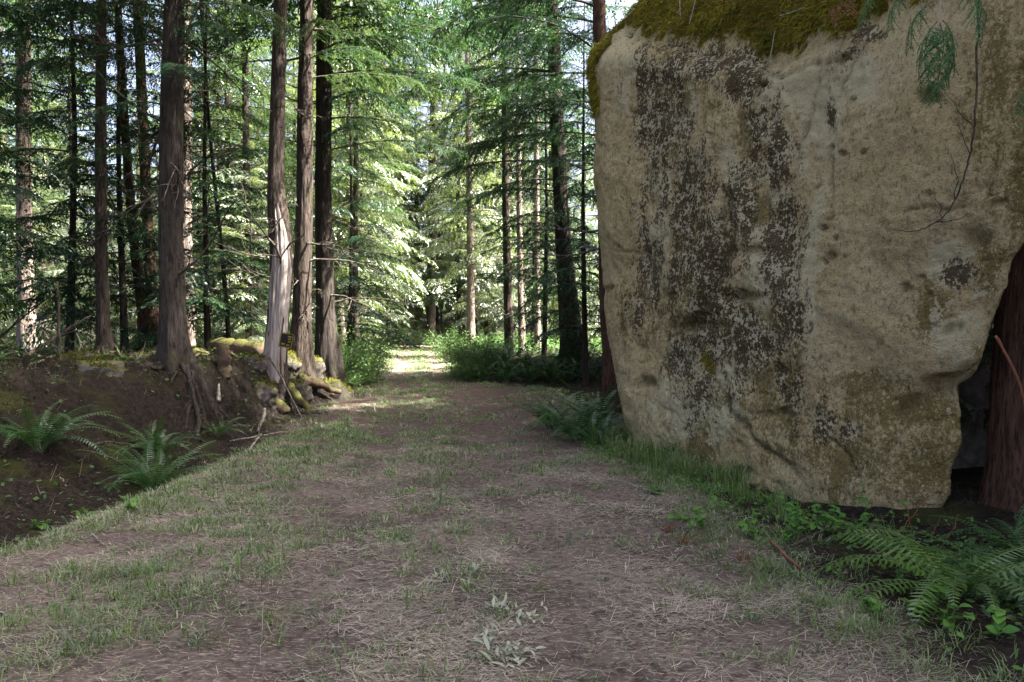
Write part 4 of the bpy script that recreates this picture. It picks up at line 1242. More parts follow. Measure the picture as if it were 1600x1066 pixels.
# ------------------------------------------------------------------ ferns
def frond_mesh(L, arch, seed, mat=None):
    g = np.random.default_rng(seed)
    acc = Acc()
    n = 14
    tt = np.linspace(0, 1, n)
    ang = math.radians(68) - arch * tt * 1.15
    dx, dz = np.cos(ang), np.sin(ang)
    x_ = np.concatenate([[0], np.cumsum((dx[1:] + dx[:-1]) / 2)]) * L / (n - 1)
    z_ = np.concatenate([[0], np.cumsum((dz[1:] + dz[:-1]) / 2)]) * L / (n - 1)
    ax = np.stack([x_, 0.03 * L * np.sin(tt * 3 + g.uniform(0, 6)), z_], -1)
    V, f4, f3 = tube(ax, np.linspace(0.005, 0.0015, n), 3, False)
    acc.add(V, f4, None, 0.75, 0)
    np_ = 24
    qs = []
    for sg in (-1, 1):
        s_ = np.linspace(0.14, 0.985, np_)
        p = np.stack([np.interp(s_, tt, ax[:, j]) for j in range(3)], -1)
        tg = np.gradient(p, axis=0)
        tg /= np.linalg.norm(tg, axis=1)[:, None]
        up = np.cross(tg, np.array([0, 1.0, 0]))
        up *= -np.sign(up[:, 2:3] + 1e-6) * -1
        ll = L * 0.125 * np.clip(np.minimum(1, (s_ - 0.02) / 0.22), 0, 1) * (1.02 - s_) ** 0.5 * g.uniform(0.88, 1.08, np_)
        dv = np.array([0, sg, 0.0]) + tg * 0.28 + np.array([0, 0, -0.25]) + g.normal(0, 0.06, (np_, 3))
        dv /= np.linalg.norm(dv, axis=1)[:, None]
        wv = tg * (L * 0.0098)
        q0, q1 = p - wv * 0.8, p + wv * 1.0
        q2 = p + dv * (ll * 0.6)[:, None] + wv * 0.85
        q3 = p + dv * ll[:, None] + tg * (ll * 0.1)[:, None]
        q4 = p + dv * (ll * 0.6)[:, None] - wv * 0.5
        qs.append(np.stack([q0, q1, q2, q3, q4], 1))
    Q = np.concatenate(qs).reshape(-1, 3)
    o5 = np.arange(len(Q) // 5)[:, None] * 5
    acc.add(Q, o5 + np.array([0, 1, 2, 4]), o5 + np.array([4, 2, 3]), np.repeat(g.uniform(0.1, 0.9, len(Q) // 5), 5), 0)
    return acc.build('frond', mat or M_FERN)


M_FERN_SKYLIT = leaf_material('fern_skylit', (0.045, 0.105, 0.02), (0.115, 0.20, 0.045), None, 0.35, 0.08)  # brighter fern copy: open-sky light put into the leaf colour
FRONDS_SKYLIT = [frond_mesh(1.0, a, 520 + i, M_FERN_SKYLIT) for i, a in enumerate((1.0, 1.3, 1.5, 1.7))]
FG = 'sword ferns'
FRONDS = [frond_mesh(1.0, a, 500 + i) for i, a in enumerate((0.95, 1.25, 1.5, 1.75, 1.1, 1.6))]


def fern(x, y, size, label, nf=15, seed=0, group=None, zoff=0.0, sector=None, flat=0.0, skylit=False):
    g = np.random.default_rng(seed)
    t_ = obj('sword_fern', None, None, (x, y, G(x, y) + zoff - 0.02), label=label, cat='fern', group=group)
    nf = int(nf * 1.55) if group == FG else nf
    for i in range(nf):
        az = i * 2 * math.pi / nf + g.normal(0, 0.22) if sector is None else g.uniform(*sector)
        fs_ = FRONDS_SKYLIT if skylit else FRONDS
        obj('frond', fs_[g.integers(len(fs_))], t_, (0.03 * math.cos(az), 0.03 * math.sin(az), 0), (g.normal(0, 0.15), g.normal(flat, 0.16), az), size * g.uniform(0.72, 1.1))
    return t_


FG = 'sword ferns'
fern(-5.35, 9.0, 1.0, 'large dark fern on the bank slope at the left edge of the photo', 18, 1, FG)
fern(-4.25, 9.4, 0.95, 'fern in the ditch at the grassy edge of the track, lowest on the left', 17, 2, FG)
fern(-4.75, 10.6, 0.75, 'smaller fern on the bank behind the ditch fern', 13, 3, FG)
fern(-4.6, 12.4, 0.55, 'small low fern at the bank foot below the thickest trunk', 11, 4, FG)
fern(-7.6, 11.5, 0.6, 'small shaded fern high on the bank above the large left fern', 10, 14, FG)
fern(0.95, 11.9, 1.1, 'blue-green fern left of the boulder, nearest the track', 20, 5, FG)
fern(1.35, 12.6, 1.15, 'blue-green fern against the red cedar strip behind the boulder', 18, 6, FG)
fern(0.65, 13.2, 1.05, 'fern at the back of the clump left of the boulder', 16, 7, FG)
fern(1.2, 11.3, 0.8, 'small fern at the front of the clump against the boulder edge', 14, 15, FG)
fern(2.72, 4.85, 1.05, 'big bright fern spreading its fronds in front of the boulder corner', 20, 8, FG, flat=0.42, skylit=True)
fern(3.15, 4.85, 0.75, 'dark fern at the right edge of the photo below the cedar', 17, 9, FG, flat=0.35)
fern(3.75, 5.75, 0.8, 'fern at the foot of the right-hand cedar trunk', 15, 10, FG)
fern(3.35, 5.5, 0.7, 'short fern tucked between the two ferns before the boulder corner', 13, 11, FG, flat=0.4, skylit=True)
g = np.random.default_rng(91)
spots = []
while len(spots) < 34:
    fx, fy = g.uniform(-1.9, 4.0), g.uniform(25.4, 29.5)
    if fx < -0.117 * fy + 1.7 or fx / fy > 0.135 or any((fx - a) ** 2 + (fy - b) ** 2 < 0.36 for a, b in spots):
        continue
    spots.append((fx, fy))
for i, (fx, fy) in enumerate(spots):
    fern(fx, fy, g.uniform(1.0, 1.4), 'shaded fern in the thicket on the dark mound below the flared cedar', 13, 200 + i, 'ferns on the mound')
spots = []
for i in range(12):
    fx, fy = g.uniform(-17, -5.5), g.uniform(20, 27)
    fern(fx, fy, g.uniform(0.7, 1.0), 'fern in the woods behind the left bank trunks', 11, 300 + i, 'ferns behind the left bank')


# ------------------------------------------------------------------ shrubs
def shrub_mesh(seed, n_leaf=2200, n_stem=22, size=0.055):
    g = np.random.default_rng(seed)
    acc = Acc()
    tips = []
    for i in range(n_stem):
        az, l = g.uniform(0, 6.28), g.uniform(0.6, 1.15)
        d = np.array([math.cos(az) * 0.55, math.sin(az) * 0.55, 1.0])
        pts = [np.array([math.cos(az) * 0.08, math.sin(az) * 0.08, 0])]
        for j in range(7):
            d = d + g.normal(0, 0.16, 3) + np.array([math.cos(az), math.sin(az), -0.35]) * 0.08
            d /= np.linalg.norm(d)
            pts.append(pts[-1] + d * l / 7)
        pts = np.array(pts)
        V, f4, f3 = tube(pts, np.linspace(0.009, 0.003, 8), 3, False)
        acc.add(V, f4, None, 0.5, 1)
        tips.append(pts)
    tips = np.concatenate([t_[2:] for t_ in tips])
    p = tips[g.integers(len(tips), size=n_leaf)] + g.normal(0, 0.085, (n_leaf, 3))
    d = g.normal(size=(n_leaf, 3)) * np.array([1, 1, 0.55])
    d /= np.linalg.norm(d, axis=1)[:, None]
    s_ = np.cross(d, np.array([0, 0, 1.0]) + g.normal(0, 0.4, (n_leaf, 3)))
    s_ /= np.linalg.norm(s_, axis=1)[:, None]
    sz = size * g.uniform(0.6, 1.3, n_leaf)[:, None]
    V = np.stack([p, p + d * sz * 0.5 + s_ * sz * 0.3, p + d * sz, p + d * sz * 0.5 - s_ * sz * 0.3], 1).reshape(-1, 3)
    acc.add(V, np.arange(len(V)).reshape(-1, 4), None, np.repeat(g.uniform(0, 1, n_leaf), 4), 0)
    return acc.build('shrub', [M_SHRUB, M_TWIG])


SHRUB = [shrub_mesh(600 + i) for i in range(3)]
g = np.random.default_rng(92)
shrub_spots = [(-4.95, 23.0, 1.9, 'tall airy shrub at the end of the bank beside the furrowed trunk'), (-4.7, 24.5, 1.2, 'bushy green shrub on the left verge where the sunlit track begins'),
               (-5.6, 24.2, 1.6, 'shrub behind the airy one at the bank end'), (-4.75, 26.3, 0.8, 'low bright green shrub on the left verge of the sunlit track'),
               (-5.4, 27.0, 1.2, 'shrub above the low bright one on the left verge'), (-5.9, 30.0, 1.3, 'shrub farther up the left verge of the sunlit track'),
               (-6.9, 33.0, 1.4, 'leafy shrub well up the left verge of the track'), (-1.75, 27.5, 0.8, 'low bright shrub on the right verge before the fern mound'),
               (-1.4, 28.5, 1.3, 'shrub rising behind the low bright one on the right verge'), (-1.7, 30.7, 1.3, 'round shrub on the right verge left of the fern mound'),
               (-1.9, 33.0, 1.5, 'shrub farther up the right verge of the track'), (-0.7, 30.5, 1.4, 'shrub between the right verge and the slim pair of trunks'),
               (-3.0, 38.0, 1.6, 'far shrub on the right verge below the pale grey trunk'), (-7.2, 60.0, 2.0, 'brown-green brush closing the far end of the track'),
               (-4.55, 22.6, 1.1, 'low leafy shrub at the very foot of the bank end'), (-4.8, 25.4, 1.3, 'leafy shrub leaning out over the left edge of the sunlit track'), (-5.2, 25.6, 2.0, 'tallest shrub on the left verge where the sunlit track begins'), (-1.55, 26.6, 1.1, 'shrub at the left foot of the fern mound'), (-1.0, 27.6, 1.5, 'taller shrub on the left shoulder of the fern mound'), (-1.45, 29.4, 1.5, 'leafy shrub leaning out over the right edge of the sunlit track'), (-5.2, 58.0, 1.8, 'brush at the right of the far end of the track'), (-9.0, 58.0, 1.8, 'brush at the left of the far end of the track')]
for i, (sx, sy, ss, lb) in enumerate(shrub_spots):
    obj('shrub', SHRUB[i % 3], None, (sx, sy, G(sx, sy) - 0.03), (0, 0, g.uniform(0, 6.28)), ss, label=lb, cat='shrub', group='shrubs along the track')


# ------------------------------------------------------------------ broadleaf plants at the boulder
def leaf_mesh(name, L, w, mat, seed, tooth=True):
    g = np.random.default_rng(seed)
    n = 7
    t_ = np.linspace(0, 1, n)
    half = w * np.sin(np.pi * np.clip(t_, 0.02, 1) ** 0.8) ** 0.9 + 0.001
    if tooth:
        half = half * (1 + 0.14 * (np.arange(n) % 2))
    zc = 0.10 * L * np.sin(t_ * 2.2) - 0.16 * L * t_ ** 2
    c_ = np.stack([L * t_, np.zeros(n), zc], -1)
    V = np.concatenate([c_ + np.stack([np.zeros(n), half, 0.25 * half], -1), c_, c_ + np.stack([np.zeros(n), -half, 0.25 * half], -1)])
    f = []
    for i in range(n - 1):
        f += [[i, n + i, n + i + 1, i + 1], [n + i, 2 * n + i, 2 * n + i + 1, n + i + 1]]
    return mesh(name, V, [np.array(f)], mat, attrs={'var': np.full(len(V), g.uniform(0.2, 0.9))})


BLEAF = [leaf_mesh('leaf', 0.068, 0.026, M_BROAD, 700 + i) for i in range(4)]


def bramble(x, y, h, label, seed, nl=16):
    g = np.random.default_rng(seed)
    t_ = obj('bramble_plant', None, None, (x, y, G(x, y) - 0.01), label=label, cat='plant', group='leafy plants before the boulder')
    acc = Acc()
    nodes = []
    for s in range(3):
        az = g.uniform(0, 6.28)
        d = np.array([0.35 * math.cos(az), 0.35 * math.sin(az), 1.0])
        pts = [np.zeros(3)]
        hh_ = h * g.uniform(0.65, 1.1)
        for j in range(6):
            d = d + g.normal(0, 0.15, 3) + np.array([math.cos(az), math.sin(az), -0.3]) * 0.07
            d /= np.linalg.norm(d)
            pts.append(pts[-1] + d * hh_ / 6)
        pts = np.array(pts)
        V, f4, f3 = tube(pts, np.linspace(0.0035, 0.0015, 7), 4, False)
        acc.add(V, f4, None, 0.4, 0)
        nodes.append(pts)
    obj('stem', acc.build('stem', M_BROAD), t_)
    for i in range(int(nl * 2.2)):
        pts = nodes[i % 3]
        p = pts[g.integers(2, 7)]
        obj('leaf', BLEAF[g.integers(4)], t_, p, (g.normal(0, 0.3), g.normal(0.15, 0.3), g.uniform(0, 6.28)), g.uniform(0.5, 1.1))


def on_ground(px, py):
    d = EYE * F / (py - CY)
    for _ in range(6):
        x_ = (px - CX) / F * d
        d = (EYE - G(x_, d)) * F / (py - CY)
    return (px - CX) / F * d, d


for i, (px, py, h, nl, lb) in enumerate([
        (1098, 830, 0.26, 15, 'upright leafy plant at the grass edge, foremost along the foot of the boulder'),
        (1030, 775, 0.16, 10, 'low leafy plant beside the long pale stalk by the boulder'),
        (1140, 800, 0.2, 12, 'leafy plant just behind the foremost upright one'),
        (1180, 845, 0.2, 14, 'spreading leafy plant midway along the boulder foot, at the straw edge'),
        (1225, 850, 0.3, 18, 'bright leafy plant left of the tallest bramble by the boulder'),
        (1262, 835, 0.42, 20, 'tallest bright bramble before the middle of the boulder base'),
        (1305, 838, 0.36, 18, 'bramble right of the tallest one with arching leaves'),
        (1362, 830, 0.42, 14, 'thin bramble with large top leaves against the pale boulder base'),
        (1340, 850, 0.22, 12, 'low bramble beneath the thin one by the fern'),
        (1120, 745, 0.16, 9, 'small leafy sprig in the tall grass against the boulder'),
        (1478, 985, 0.2, 14, 'low leafy plant in front of the big bright fern'),
        (1375, 965, 0.14, 10, 'small leafy plant at the straw edge left of the low one below the fern'),
        (1440, 965, 0.22, 12, 'leafy sprout rising among the lower fronds of the big fern'),
        (1560, 1000, 0.16, 9, 'leafy plant at the lower right corner of the photo'),
        (60, 830, 0.14, 10, 'pale green leafy plant in the ditch near the white board'),
        (130, 810, 0.12, 9, 'small leafy plant at the ditch edge left of the ditch fern'),
        (205, 800, 0.16, 10, 'bright leafy sprout in front of the ditch fern')]):
    bx_, by_ = on_ground(px, py)
    bramble(bx_, by_, h, lb, 720 + i, nl)

SLEAF = [leaf_mesh('leaf', 0.06 + 0.02 * i, 0.010 + 0.002 * (i % 2), M_SILVER, 760 + i, False) for i in range(3)]
for i, (px, py, s, lb) in enumerate([(745, 895, 0.7, 'small silvery rosette farthest up the track'), (785, 955, 0.95, 'silvery woolly-leaved rosette in the middle of the foreground clump'),
                                     (822, 975, 0.8, 'silvery rosette at the right of the foreground clump'), (760, 1000, 0.9, 'silvery rosette at the left of the foreground clump'),
                                     (800, 1035, 1.1, 'largest silvery rosette, nearest the bottom edge of the photo'), (690, 912, 0.5, 'tiny silvery rosette by the green grass tuft')]):
    g = np.random.default_rng(770 + i)
    bx_, by_ = on_ground(px, py)
    t_ = obj('silvery_rosette', None, None, (bx_, by_, G(bx_, by_)), label=lb, cat='plant', group='silvery rosettes on the track')
    for j in range(46):
        az = j * 2.4 + g.normal(0, 0.2)
        obj('leaf', SLEAF[g.integers(3)], t_, (g.normal(0, 0.05), g.normal(0, 0.05), 0.004 + 0.001 * j), (g.normal(0, 0.6), math.radians(-4 - j * 0.8) + g.normal(0, 0.28), az), s * 0.8 * g.uniform(0.55, 1.2))
print('plants done')


# ------------------------------------------------------------------ bank: rocks, logs, roots, sticks
def mossy_material(name, c0, c1, amount=0.8, lo=0.25, hi=0.7):
    k = NT(name)
    co = k.coords()
    n1 = k.noise(6, 5, 0.65, co)
    nf_ = k.noise(40, 3, 0.7, co)
    col = k.mix(k.ramp(n1, 0.3, 0.7), c0, c1)
    sp = k.n('ShaderNodeSeparateXYZ')
    k.put(sp.inputs[0], k.n('ShaderNodeNewGeometry').outputs['Normal'])
    up = k.math('ADD', sp.outputs[2], k.math('MULTIPLY', k.math('SUBTRACT', n1, 0.5), 1.4))
    col = k.mix(k.math('MULTIPLY', k.ramp(up, lo, hi), amount), col, k.mix(nf_, (0.025, 0.03, 0.006), (0.08, 0.082, 0.016)))
    return k.done(k.bsdf(col, 0.95, k.bump(k.math('ADD', n1, k.math('MULTIPLY', nf_, 0.4)), 0.8, 0.04), 0.15))


M_MOSSROCK = mossy_material('mossy_rock', (0.06, 0.055, 0.05), (0.14, 0.125, 0.115))
M_MOSSLOG = mossy_material('mossy_log', (0.075, 0.05, 0.035), (0.15, 0.11, 0.08), 0.85, 0.1, 0.6)
k = NT('bleached_wood')
v1 = k.noise(1.0, 5, 0.65, k.coords((26, 26, 1.3)))
v2 = k.noise(1.0, 4, 0.6, k.coords((8, 8, 0.5)))
cw = k.mix(k.ramp(v2, 0.3, 0.7), (0.24, 0.20, 0.185), (0.40, 0.36, 0.34))
cw = k.mix(k.math('MULTIPLY', k.ramp(v1, 0.48, 0.36), 0.8), cw, (0.05, 0.036, 0.028))
cw = k.mix(k.math('MULTIPLY', k.ramp(k.noise(1.0, 3, 0.5, k.coords((3, 3, 0.8))), 0.58, 0.72), 0.5), cw, (0.24, 0.13, 0.06))
M_WOOD = k.done(k.bsdf(cw, 0.85, k.bump(v1, 0.8, 0.03), 0.2))


def plain(name, col, rough=0.6, spec=0.3, var=0.15, sc=20):
    k = NT(name)
    n_ = k.noise(sc, 4, 0.6, k.coords())
    c_ = k.mix(k.math('MULTIPLY', k.ramp(n_, 0.35, 0.75), 1.0), col, [v * (1 - var * 2) for v in col])
    return k.done(k.bsdf(c_, rough, k.bump(n_, 0.15, 0.003), spec))


def rock_mesh(seed, sx, sy, sz):
    nu, nv = 56, 34
    th, ph = np.meshgrid(np.linspace(0, 2 * np.pi, nu, endpoint=False), np.linspace(0.02, np.pi - 0.02, nv))
    D = np.stack([np.sin(ph) * np.cos(th), np.sin(ph) * np.sin(th), np.cos(ph)], -1)
    r = 1 + 0.5 * fbm(D * 1.2 + seed * 3.1, 4) + 0.22 * np.abs(fbm(D * 3 + seed, 3)) + 0.05 * fbm(D * 9 + seed, 2)
    D = np.sign(D) * np.abs(D) ** 0.85
    return mesh('rock', (D * r[..., None] * np.array([sx, sy, sz])).reshape(-1, 3), [grid_faces(nv, nu, True)[:, ::-1]], M_MOSSROCK)


def moss_on(o, n, seed, zmin=0.15, lmax=0.06):
    g = np.random.default_rng(seed)
    me = o.data
    nf_ = len(me.polygons)
    ce_, no_, ar_ = np.empty(nf_ * 3), np.empty(nf_ * 3), np.empty(nf_)
    me.polygons.foreach_get('center', ce_)
    me.polygons.foreach_get('normal', no_)
    me.polygons.foreach_get('area', ar_)
    ce_, no_ = ce_.reshape(-1, 3), no_.reshape(-1, 3)
    w_ = ar_ * np.clip(no_[:, 2] - zmin, 0, 1) * (fbm(ce_ * 3 + seed, 2) > -0.12)
    i_ = g.choice(nf_, n, p=w_ / w_.sum())
    p_ = ce_[i_] + g.normal(0, 0.02, (n, 3))
    nn_ = no_[i_]
    d_ = nn_ * 0.8 + g.normal(0, 0.45, (n, 3)) + np.array([0, 0, -0.2])
    d_ /= np.linalg.norm(d_, axis=1)[:, None]
    s_ = np.cross(d_, g.normal(size=(n, 3)))
    s_ /= np.linalg.norm(s_, axis=1)[:, None]
    l_ = g.uniform(0.02, lmax, n)[:, None]
    V_ = np.stack([p_ - s_ * 0.008, p_ + s_ * 0.008, p_ + d_ * l_], 1).reshape(-1, 3)
    obj('moss', mesh('moss', V_, [np.arange(3 * n).reshape(-1, 3)], M_MOSS if seed in (960, 961, 962) else M_MOSS_SHADED, attrs={'var': np.repeat(g.uniform(0, 0.8, n), 3)}), o, kind='stuff')  # sunlit rocks keep bright moss, the others take the shade-darkened copy


g = np.random.default_rng(95)
rocks = [(-5.0, 17.2, 0.45, 0.40, 0.30, 'mossy rock in sun at the foot of the sunlit brown trunk'), (-4.35, 19.2, 0.6, 0.5, 0.42, 'mossy rock forming the rounded end of the bank'),
         (-4.7, 18.3, 0.4, 0.4, 0.35, 'mossy stone between the bank end and the sunlit trunk'), (-4.75, 15.0, 0.35, 0.3, 0.28, 'grey stone set in the bank face below the bare-wood tree'),
         (-5.15, 15.6, 0.34, 0.3, 0.24, 'grey-blue stone in the bank face left of the bare-wood tree'), (-4.55, 16.4, 0.45, 0.38, 0.3, 'mossy stone low in the bank below the black sign'),
         (-6.3, 16.0, 0.42, 0.4, 0.3, 'round mossy hummock on top of the bank right of the thickest trunk'), (-6.6, 13.2, 0.5, 0.4, 0.26, 'mossy hummock on the bank left of the thickest trunk'),
         (-7.9, 14.6, 0.55, 0.5, 0.3, 'broad mossy hummock on the bank below the slim straight trunk'), (-8.9, 13.5, 0.6, 0.5, 0.28, 'low mossy hummock on the bank near the left edge'),
         (-6.0, 11.6, 0.4, 0.35, 0.2, 'half-buried dark stone in the shaded slope below the thickest trunk'), (-4.2, 20.4, 0.35, 0.35, 0.25, 'small stone where the bank meets the track')]
for i, (rx, ry, a, b, c_, lb) in enumerate(rocks):
    rk = obj('mossy_rock', rock_mesh(i + 1, a * 0.85, b * 0.85, c_ * 0.9), None, (rx, ry, G(rx, ry) - c_ * 0.42), (0, 0, g.uniform(0, 6)), label=lb, cat='rock', group='mossy rocks on the bank')
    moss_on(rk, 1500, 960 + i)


obj('mossy_rock', rock_mesh(33, 0.75, 0.6, 1.25), None, (5.62, 9.75, G(5.62, 9.75) + 0.2), (0, 0, 1.0), label='tall rock added to keep the gap behind the boulder dark', cat='rock')  # added rock that blocks a lit hole in the shaded gap


def stick(name, p0, p1, r0, r1, mat, label, cat='stick', group=None, seed=0, sag=0.0, seg=7, n=14, wob=0.02, twigs=0, parent=None):
    g = np.random.default_rng(seed)
    p0, p1 = np.asarray(p0, float), np.asarray(p1, float)
    l = np.linalg.norm(p1 - p0)
    t_ = np.linspace(0, 1, n)
    pts = (p1 - p0)[None] * t_[:, None] + np.array([0, 0, 1.0]) * (sag * np.sin(np.pi * t_))[:, None]
    wb = np.cumsum(g.normal(0, wob * l / math.sqrt(n), (n, 3)), 0)
    pts = pts + wb - wb[-1:] * t_[:, None]
    acc = Acc()
    rr = np.linspace(r0, r1, n) * (1 + 0.12 * g.normal(size=n))
    V, f4, f3 = tube(pts, rr, seg, True)
    acc.add(V, f4, f3, np.full(len(V), 0.5), 0)
    for j in range(twigs):
        b_ = pts[g.integers(n // 4, n)]
        d = (p1 - p0) / l * 0.6 + g.normal(0, 0.6, 3)
        q_ = b_ + np.linspace(0, 1, 5)[:, None] * d * l * g.uniform(0.12, 0.3)
        V, f4, f3 = tube(q_, np.linspace(r1, r1 * 0.4, 5), 4, False)
        acc.add(V, f4, None, np.full(len(V), 0.5), 0)
    return obj(name, acc.build(name, mat), parent, p0, label=label, cat=cat, group=group)


def gp(px, py, d, dz=0.0):
    p = W(px, py, d)
    p[2] += dz
    return p


def gg(px, py, dz=0.01):
    a, b = on_ground(px, py)
    return np.array([a, b, G(a, b) + dz])


def gx(px, d, dz=0.02):
    x_ = (px - CX) / F * d
    return np.array([x_, d, G(x_, d) + dz])


stick('mossy_log', gx(300, 15.6, 0.18), gx(448, 15.2, 0.06), 0.16, 0.11, M_MOSSLOG, 'mossy fallen log lying along the bank top before the bare-wood tree', 'log', seed=1, seg=14, wob=0.03)
stick('mossy_log', gx(330, 17.8, 0.22), gx(412, 17.0, 0.20), 0.16, 0.17, M_MOSSLOG, 'short dark sawn log behind the long mossy one', 'log', seed=2, seg=14, wob=0.01)
stick('mossy_root', gx(452, 16.0, 0.25), gx(482, 14.9, 0.12), 0.09, 0.05, M_MOSSLOG, 'mossy root dropping down the bank face under the black sign', 'root', seed=3, seg=10, wob=0.04)
stick('mossy_root', gx(470, 16.9, 0.22), gx(530, 18.4, 0.25), 0.12, 0.06, M_MOSSLOG, 'sunlit mossy root running to the end of the bank', 'root', seed=4, seg=10, wob=0.04)
stick('rotten_stump', gx(348, 14.0, -0.1), gx(350, 13.9, 0.55), 0.16, 0.09, M_MOSSLOG, 'narrow rotten mossy stump on the bank face right of the thickest trunk', 'stump', seed=5, seg=12, wob=0.03)
stick('fallen_stick', gx(412, 13.7, 0.35), gx(402, 13.2, 0.05), 0.03, 0.02, M_TWIG_PALE, 'curved pale stick standing out of the bank below the long log', seed=6, wob=0.06)
stick('fallen_stick', gp(420, 556, 15.0), gx(478, 13.9, 0.05), 0.018, 0.012, M_TWIG, 'thin straight stick leaning down the bank below the bare-wood tree', seed=7)
stick('fallen_stick', gx(360, 12.4, 0.03), gx(450, 13.2, 0.04), 0.012, 0.007, M_TWIG_PALE, 'thin pale stick lying level along the bank foot', seed=8)
stick('fallen_stick', gx(388, 11.9, 0.02), gx(408, 12.6, 0.15), 0.018, 0.012, M_TWIG_PALE, 'short pale forked stick at the bank foot below the stump', seed=9, twigs=2)
stick('wood_chip', gx(341, 13.2, -0.02), gx(342, 13.3, 0.22), 0.045, 0.012, M_TWIG_PALE, 'pale splinter of wood upright in the bank beneath the stump', seed=10)
stick('fallen_stick', gx(30, 15.5, 0.1), gp(150, 488, 17.0), 0.05, 0.025, M_TWIG, 'long dark branch leaning up from the bank to the slim straight trunk', seed=11, twigs=4)
stick('fallen_stick', gx(-10, 18.0, 0.3), gp(70, 470, 19.5), 0.03, 0.015, M_TWIG, 'dark branch slanting up at the left edge before the pinkish trunk', seed=12, twigs=3)
stick('broken_stem', gx(92, 15.5, -0.05), gp(90, 440, 15.5), 0.035, 0.02, M_TWIG, 'thin dark upright dead stem on the bank near the left edge', seed=13)
stick('fallen_stick', gx(60, 13.2, 0.03), gx(85, 14.4, 0.15), 0.018, 0.012, M_TWIG_PALE, 'pale broken stick on the mossy bank near the left edge', seed=14)
for i, (a, b, c_, d_) in enumerate([((150, 12.2), (330, 12.6), 0.012, 'thin root crossing the shaded slope below the thickest trunk'), ((120, 9.8), (230, 10.6), 0.01, 'thin twig lying on the dark slope above the ditch fern'),
                                    ((240, 11.4), (275, 12.6), 0.03, 'root running down the slope from the thickest trunk'), ((310, 11.8), (298, 12.9), 0.03, 'second root running down from the thickest trunk')]):
    stick('exposed_root', gx(*a, 0.02), gx(*b, 0.06), c_ * 1.3, c_, M_TWIG if i < 2 else M_BARK_DARK, d_, 'root', seed=20 + i, wob=0.06)
# pale stalks on the track and at the boulder
stick('dry_stalk', gg(942, 752, 0.03), gg(1046, 783, 0.05), 0.006, 0.004, M_TWIG_PALE, 'long pale dry stalk lying in the grass by the boulder', 'stalk', seed=31)
stick('dry_stalk', gg(407, 1006, 0.0), gg(407, 1006, 0.0) + np.array([0.01, 0.0, 0.215]), 0.003, 0.002, M_TWIG_PALE, 'thin pale stalk standing upright on the lower left of the track', 'stalk', seed=32, wob=0.01)
stick('dry_stalk', gg(1129, 984, 0.01), gg(1129, 984, 0.01) + np.array([0.045, 0.05, 0.11]), 0.0055, 0.003, M_TWIG_PALE, 'short white stick poking up right of the silvery clump', 'stalk', seed=33, wob=0.01)
stick('dry_stalk', gg(142, 838, 0.01), gg(168, 868, 0.03), 0.006, 0.004, M_TWIG_PALE, 'pale stick lying in the grass at the left ditch edge', 'stalk', seed=34)
stick('dry_stalk', gg(735, 917, 0.02), gg(785, 926, 0.015), 0.004, 0.003, M_TWIG_PALE, 'pale straw stem lying above the silvery clump', 'stalk', seed=35)
stick('dry_stalk', gg(600, 1035, 0.02), gg(715, 1010, 0.015), 0.004, 0.003, M_TWIG_PALE, 'long curved straw stem left of the silvery clump', 'stalk', seed=36, wob=0.05)
stick('dry_stalk', gg(380, 945, 0.02), gg(345, 985, 0.02), 0.004, 0.003, M_TWIG_PALE, 'straw stem lying behind the upright pale stalk', 'stalk', seed=37, wob=0.05)
stick('fallen_stick', gg(1345, 868, 0.12), gg(1425, 862, 0.06), 0.012, 0.007, M_TWIG, 'brown twig arching over the bramble roots by the big fern', seed=38, sag=0.08, wob=0.05)
stick('fallen_stick', gg(1205, 858, 0.06), gg(1252, 892, 0.01), 0.012, 0.01, M_RUST, 'rusty brown dead stem leaning out of the plants at the straw edge', seed=39)
stick('fallen_stick', gg(1232, 866, 0.05), gg(1300, 842, 0.10), 0.009, 0.006, M_TWIG, 'dark twig under the tallest bramble', seed=40)
stick('dead_sapling', W(1556, 525, 6.35), W(1612, 668, 6.2), 0.012, 0.009, M_RUST, 'reddish bare stem leaning across the cedar trunk at the right edge', 'stem', seed=41, sag=0.06, wob=0.02)
for i, (a, b, c_, d_) in enumerate([(1400, 822, 1455, 772), (1432, 840, 1420, 795), (1450, 835, 1470, 812), (1472, 838, 1500, 805)]):
    p0 = gg(a, b + 20, 0.0)
    stick('dead_twig', p0, W(c_, d_, p0[1] + 0.05), 0.005, 0.003, M_RUST, ['dead twig slanting up against the boulder base', 'short dead twig upright at the boulder base', 'dead twig right of the upright one at the boulder base', 'dead twig nearest the dark gap beside the boulder'][i], 'twig', seed=50 + i, wob=0.05)
